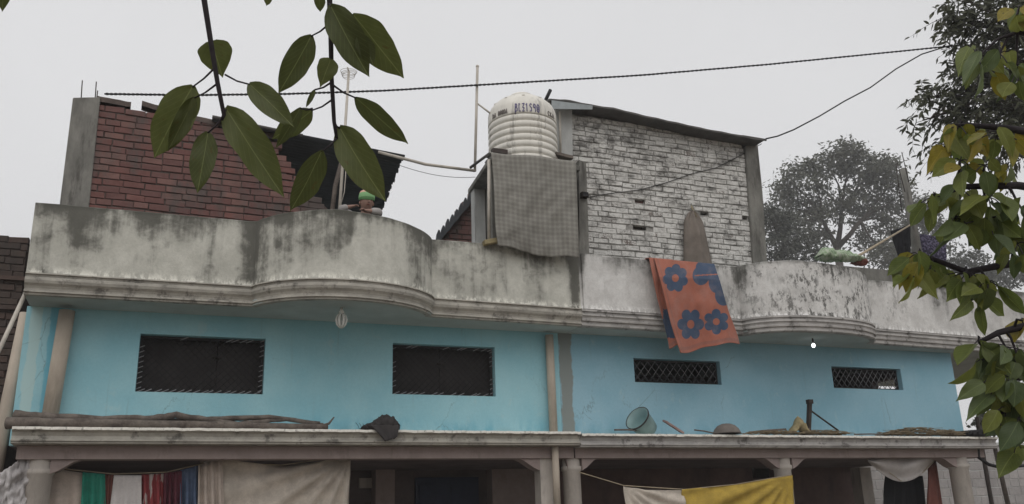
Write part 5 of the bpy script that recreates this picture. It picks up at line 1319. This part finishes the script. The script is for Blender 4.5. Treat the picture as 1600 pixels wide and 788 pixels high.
def leaf_cloud(mb, c, rad, n, size, asp, rg, droop=.5, vs=None):
    for i in range(n):
        while True:
            p = V((rg.uniform(-1,1), rg.uniform(-1,1), rg.uniform(-1,1)))
            if p.length < 1: break
        p = V((p.x*rad[0], p.y*rad[1], p.z*rad[2]))+c
        t = V((rg.gauss(0,1), rg.gauss(0,1), rg.gauss(0,.7)-droop)).normalized(); s = t.orthogonal().normalized(); s = (Matrix.Rotation(rg.uniform(0,6.28), 3, t) @ s)
        L_ = size*rg.uniform(.65,1.25); W_ = L_*asp; nn = t.cross(s)
        mb.add([p, p+t*L_*.45+s*W_*.5+nn*W_*.12, p+t*L_, p+t*L_*.45-s*W_*.5+nn*W_*.12], [(0,1,2),(0,2,3)])
def tree(name, trunk, d, blobs, leafsize, asp, seed, lab, mat, per=26, tr=.3, forks=(), group=None):
    """trunk -> a few forks -> a limb into each leaf mass -> twigs; leaves sit in tight clumps on the twigs"""
    rg = random.Random(seed); bx_, by_ = trunk
    top = atd(bx_, by_, d); base = V((top.x, top.y, 0)); t = thing(name, base, lab, 'tree', group)
    MB().tube([base, base.lerp(top, .5)+V((.1,0,0)), top], [tr*1.3, tr, tr*.8], 10).build('trunk', M['bark'], t)
    lim = MB(); cr = MB(); fk = []
    for fx, fy in (forks or [trunk]):
        p = atd(fx, fy, d+rg.uniform(-1,1)*30*d/FPX); fk.append(p)
        if forks: lim.tube([top, top.lerp(p, .5)+V((rg.uniform(-.3,.3), rg.uniform(-.3,.3), 0))*tr, p], [tr*.7, tr*.5, tr*.38], 7)
    for cx, cy, r, nt_ in blobs:
        dd = d+rg.uniform(-1, 1)*r*d/FPX*.8; c = atd(cx, cy, dd); R_ = r*d/FPX
        a = min(fk, key=lambda q: (q-c).length)
        mid = a.lerp(c, .5)+V((rg.uniform(-.3,.3)*R_, rg.uniform(-.3,.3)*R_, .2*R_))
        lim.tube([a, mid, c], [tr*.3, tr*.2, tr*.1], 6)
        for q in range(nt_):
            while True:
                p = V((rg.uniform(-1,1), rg.uniform(-1,1), rg.uniform(-1,1)))
                if p.length < 1 and (p.length > .55 or rg.random() < .45): break
            p = c+V((p.x*R_*1.1, p.y*R_, p.z*R_*.72)); s_ = mid.lerp(c, rg.uniform(.3,1))
            if q % 4 == 0: lim.tube([s_, s_.lerp(p, .6)+V((0,0,.06*R_)), p], [tr*.07, tr*.045, tr*.02], 4, cap=False)
            if rg.random() < .22: continue
            g_ = leafsize*rg.uniform(.9,2.2); leaf_cloud(cr, p, (g_*1.6, g_*1.4, g_*.8), rg.randint(int(per*.6), per), leafsize, asp, rg)
    lim.build('limbs', M['bark'], t); o = cr.build('crown', mat, t, flip=False); o['kind'] = 'stuff'
    return t
def sprig(cr, tw, p0, d, ln, n, size, asp, rg, r=.006):
    """a drooping twig with leaves set alternately along it"""
    drp = rg.uniform(.2,.75); pts = [p0+d*ln*f+V((0,0,-drp*ln*f*f)) for f in (0,.25,.5,.75,1)]; tw.tube(pts, [r, r*.85, r*.7, r*.5, r*.3], 4, cap=False)
    for i in range(n):
        f = .2+.8*i/max(1, n-1); k_ = min(int(f*4), 3); p = pts[k_].lerp(pts[k_+1], f*4-k_); sd = d.cross(V((0,0,1))).normalized()*(1 if i % 2 else -1)
        t = (d*.5+sd*rg.uniform(.3,1)+V((rg.gauss(0,.35), rg.gauss(0,.35), rg.gauss(-.45,.35)))).normalized(); s_ = t.orthogonal().normalized(); s_ = Matrix.Rotation(rg.uniform(0,6.28), 3, t) @ s_; nn = t.cross(s_)
        L_ = size*rg.uniform(.65,1.2); W_ = L_*asp
        cr.add([p, p+t*L_*.3+s_*W_*.45+nn*W_*.1, p+t*L_*.65+s_*W_*.4+nn*W_*.1, p+t*L_-V((0,0,L_*.12)), p+t*L_*.65-s_*W_*.4+nn*W_*.1, p+t*L_*.3-s_*W_*.45+nn*W_*.1, p+t*L_*.5], [(0,1,6),(1,2,6),(2,3,6),(3,4,6),(4,5,6),(5,0,6)])
def sprig_tree(trunk, d, blobs, size, asp, seed, lab, mat, tr):
    rg = random.Random(seed); top = atd(trunk[0], trunk[1], d); base = V((top.x, top.y, 0)); t = thing('tree', base, lab, 'tree')
    MB().tube([base, base.lerp(top, .5), top, atd(trunk[0]-30, trunk[1]-200, d)], [tr*1.3, tr, tr*.8, tr*.5], 10).build('trunk', M['bark'], t)
    lim, tw, cr = MB(), MB(), MB(); hub = [top, top.lerp(atd(trunk[0]-30, trunk[1]-200, d), .5), atd(trunk[0]-30, trunk[1]-200, d)]
    for cx, cy, r, ns in blobs:
        c = atd(cx, cy, d+rg.uniform(-1,1)*r*d/FPX); R_ = r*d/FPX; a = min(hub, key=lambda q: (q-c).length+.6*abs(q.z-c.z)); out_ = (c-a).normalized()
        mid = a.lerp(c, .55)+V((0,0,.25)); lim.tube([a, mid, c, c+out_*R_*.7], [tr*.35, tr*.2, tr*.09, tr*.04], 6)
        for q in range(int(ns*1.15)):
            f = rg.random(); p0 = mid.lerp(c, .5+f) if f < .5 else c+out_*R_*.7*(f-.5)*2
            p0 = p0+V((rg.gauss(0,.45), rg.gauss(0,.45), rg.gauss(0,.4)))*R_*.8
            dd = (out_*.45+V((rg.gauss(0,.7), rg.gauss(0,.7), rg.gauss(.0,.5)))).normalized(); sprig(cr, tw, p0, dd, rg.uniform(.35,.75), rg.randint(9,17), size, asp, rg)
            lim.tube([c.lerp(p0, .1), p0], [tr*.05, tr*.03], 4, cap=False)
    lim.build('limbs', M['bark'], t); tw.build('twigs', M['twig'], t, flip=False)['kind'] = 'stuff'; cr.build('crown', mat, t, flip=False)['kind'] = 'stuff'
    return t
tree('tree', (1308,388), 82, [(1318,238,26,52),(1296,262,26,44),(1335,262,24,36),(1255,262,26,44),(1235,285,24,34),(1275,290,22,26),(1372,262,28,50),(1395,285,26,40),(1350,295,24,30),(1310,310,26,36),(1270,325,26,40),(1335,335,24,26),(1235,325,26,34),(1368,325,24,30),(1402,318,22,28),(1222,300,18,20),(1385,255,16,16),(1250,355,26,30),(1278,372,18,20),(1215,350,22,24),(1350,372,22,26),(1385,350,24,28),(1375,392,20,22),(1290,335,22,20)], .44, .42, 3, 'large hazy tree with forked trunk rising behind the right roof', M['leaf_far'], 26, tr=.42, forks=((1285,345),(1315,325),(1345,345)))
tree('tree', (1225,470), 66, [(1222,352,26,60),(1205,330,20,40),(1245,380,28,60),(1210,385,28,56),(1268,402,18,30),(1230,412,26,40)], .34, .42, 5, 'bushy hazy tree just right of the whitewashed room', M['leaf_far'], 26, tr=.25)
tree('tree', (1445,470), 88, [(1445,322,24,44),(1425,350,26,44),(1462,362,26,44),(1425,392,30,50),(1470,402,28,44),(1385,385,20,26),(1395,408,24,34)], .46, .42, 8, 'hazy tree behind the leaning concrete post', M['leaf_far'], 26, tr=.3)
tree('tree', (1540,520), 88, [(1515,412,24,44),(1530,440,28,44),(1570,430,26,44),(1610,425,30,40),(1490,440,22,34)], .46, .42, 9, 'hazy tree behind the near leaves at the right edge', M['leaf_far'], 26, tr=.3)
tree('tree', (1530,640), 60, [(1508,562,16,30),(1530,572,18,30),(1560,575,24,34),(1590,575,24,30)], .30, .42, 10, 'tree top seen under the balcony at the right end', M['leaf_far'], 22, tr=.3)
tree('shrub', (1552,690), 18, [(1550,655,12,24),(1570,650,12,22),(1536,660,8,12)], .10, .5, 12, 'low shrub beyond the tyre at the right end of the ledge', M['leaf_far'], 16, tr=.05)
# dark tree, upper right, a little beyond the houses
sprig_tree((1760,330), 15, [(1570,30,40,38),(1530,40,30,26),(1500,28,24,16),(1545,90,40,36),(1590,100,44,44),(1515,105,26,18),(1590,165,46,44),(1540,160,36,30),(1495,150,28,18),(1462,152,24,13),(1500,190,30,18),(1455,185,20,9),(1550,210,36,22),(1490,222,22,9),(1600,220,36,22),(1640,60,50,40),(1650,160,50,40),(1520,5,26,14),(1590,-10,40,26)], .145, .34, 14, 'dark small leaved tree spreading in at the upper right', M['leaf_small'], .16)
P0 = at(1527,668,.6)
tag(MB().tube([V((P0.x, .6, 0)), at(1526,652,.6)], .035, 8).build('stake', M['iron']), 'dark stake standing past the right end of the blue wall', 'stake')

# ------------------------------------------------------------------ winter haze
hb = MB().box(-60, 140, -40, 150, -1.0, 34.0)
hm = bpy.data.materials.new('haze'); hm.use_nodes = True; ht_ = hm.node_tree; ht_.nodes.clear()
pv = ht_.nodes.new('ShaderNodeVolumePrincipled'); pv.inputs['Color'].default_value = (.93, .94, .95, 1); pv.inputs['Density'].default_value = .0017
ho = ht_.nodes.new('ShaderNodeOutputMaterial'); ht_.links.new(pv.outputs[0], ho.inputs['Volume'])
tag(hb.build('haze', hm), kind='stuff')
for o in bpy.data.objects:
    if o.name.split('.')[0] in ('leaf_stalk', 'bar_end', 'limbs', 'lettering', 'tread', 'roof_sheet_x'): o['kind'] = 'stuff'
for o in bpy.data.objects:
    if '_o' in o: del o['_o']
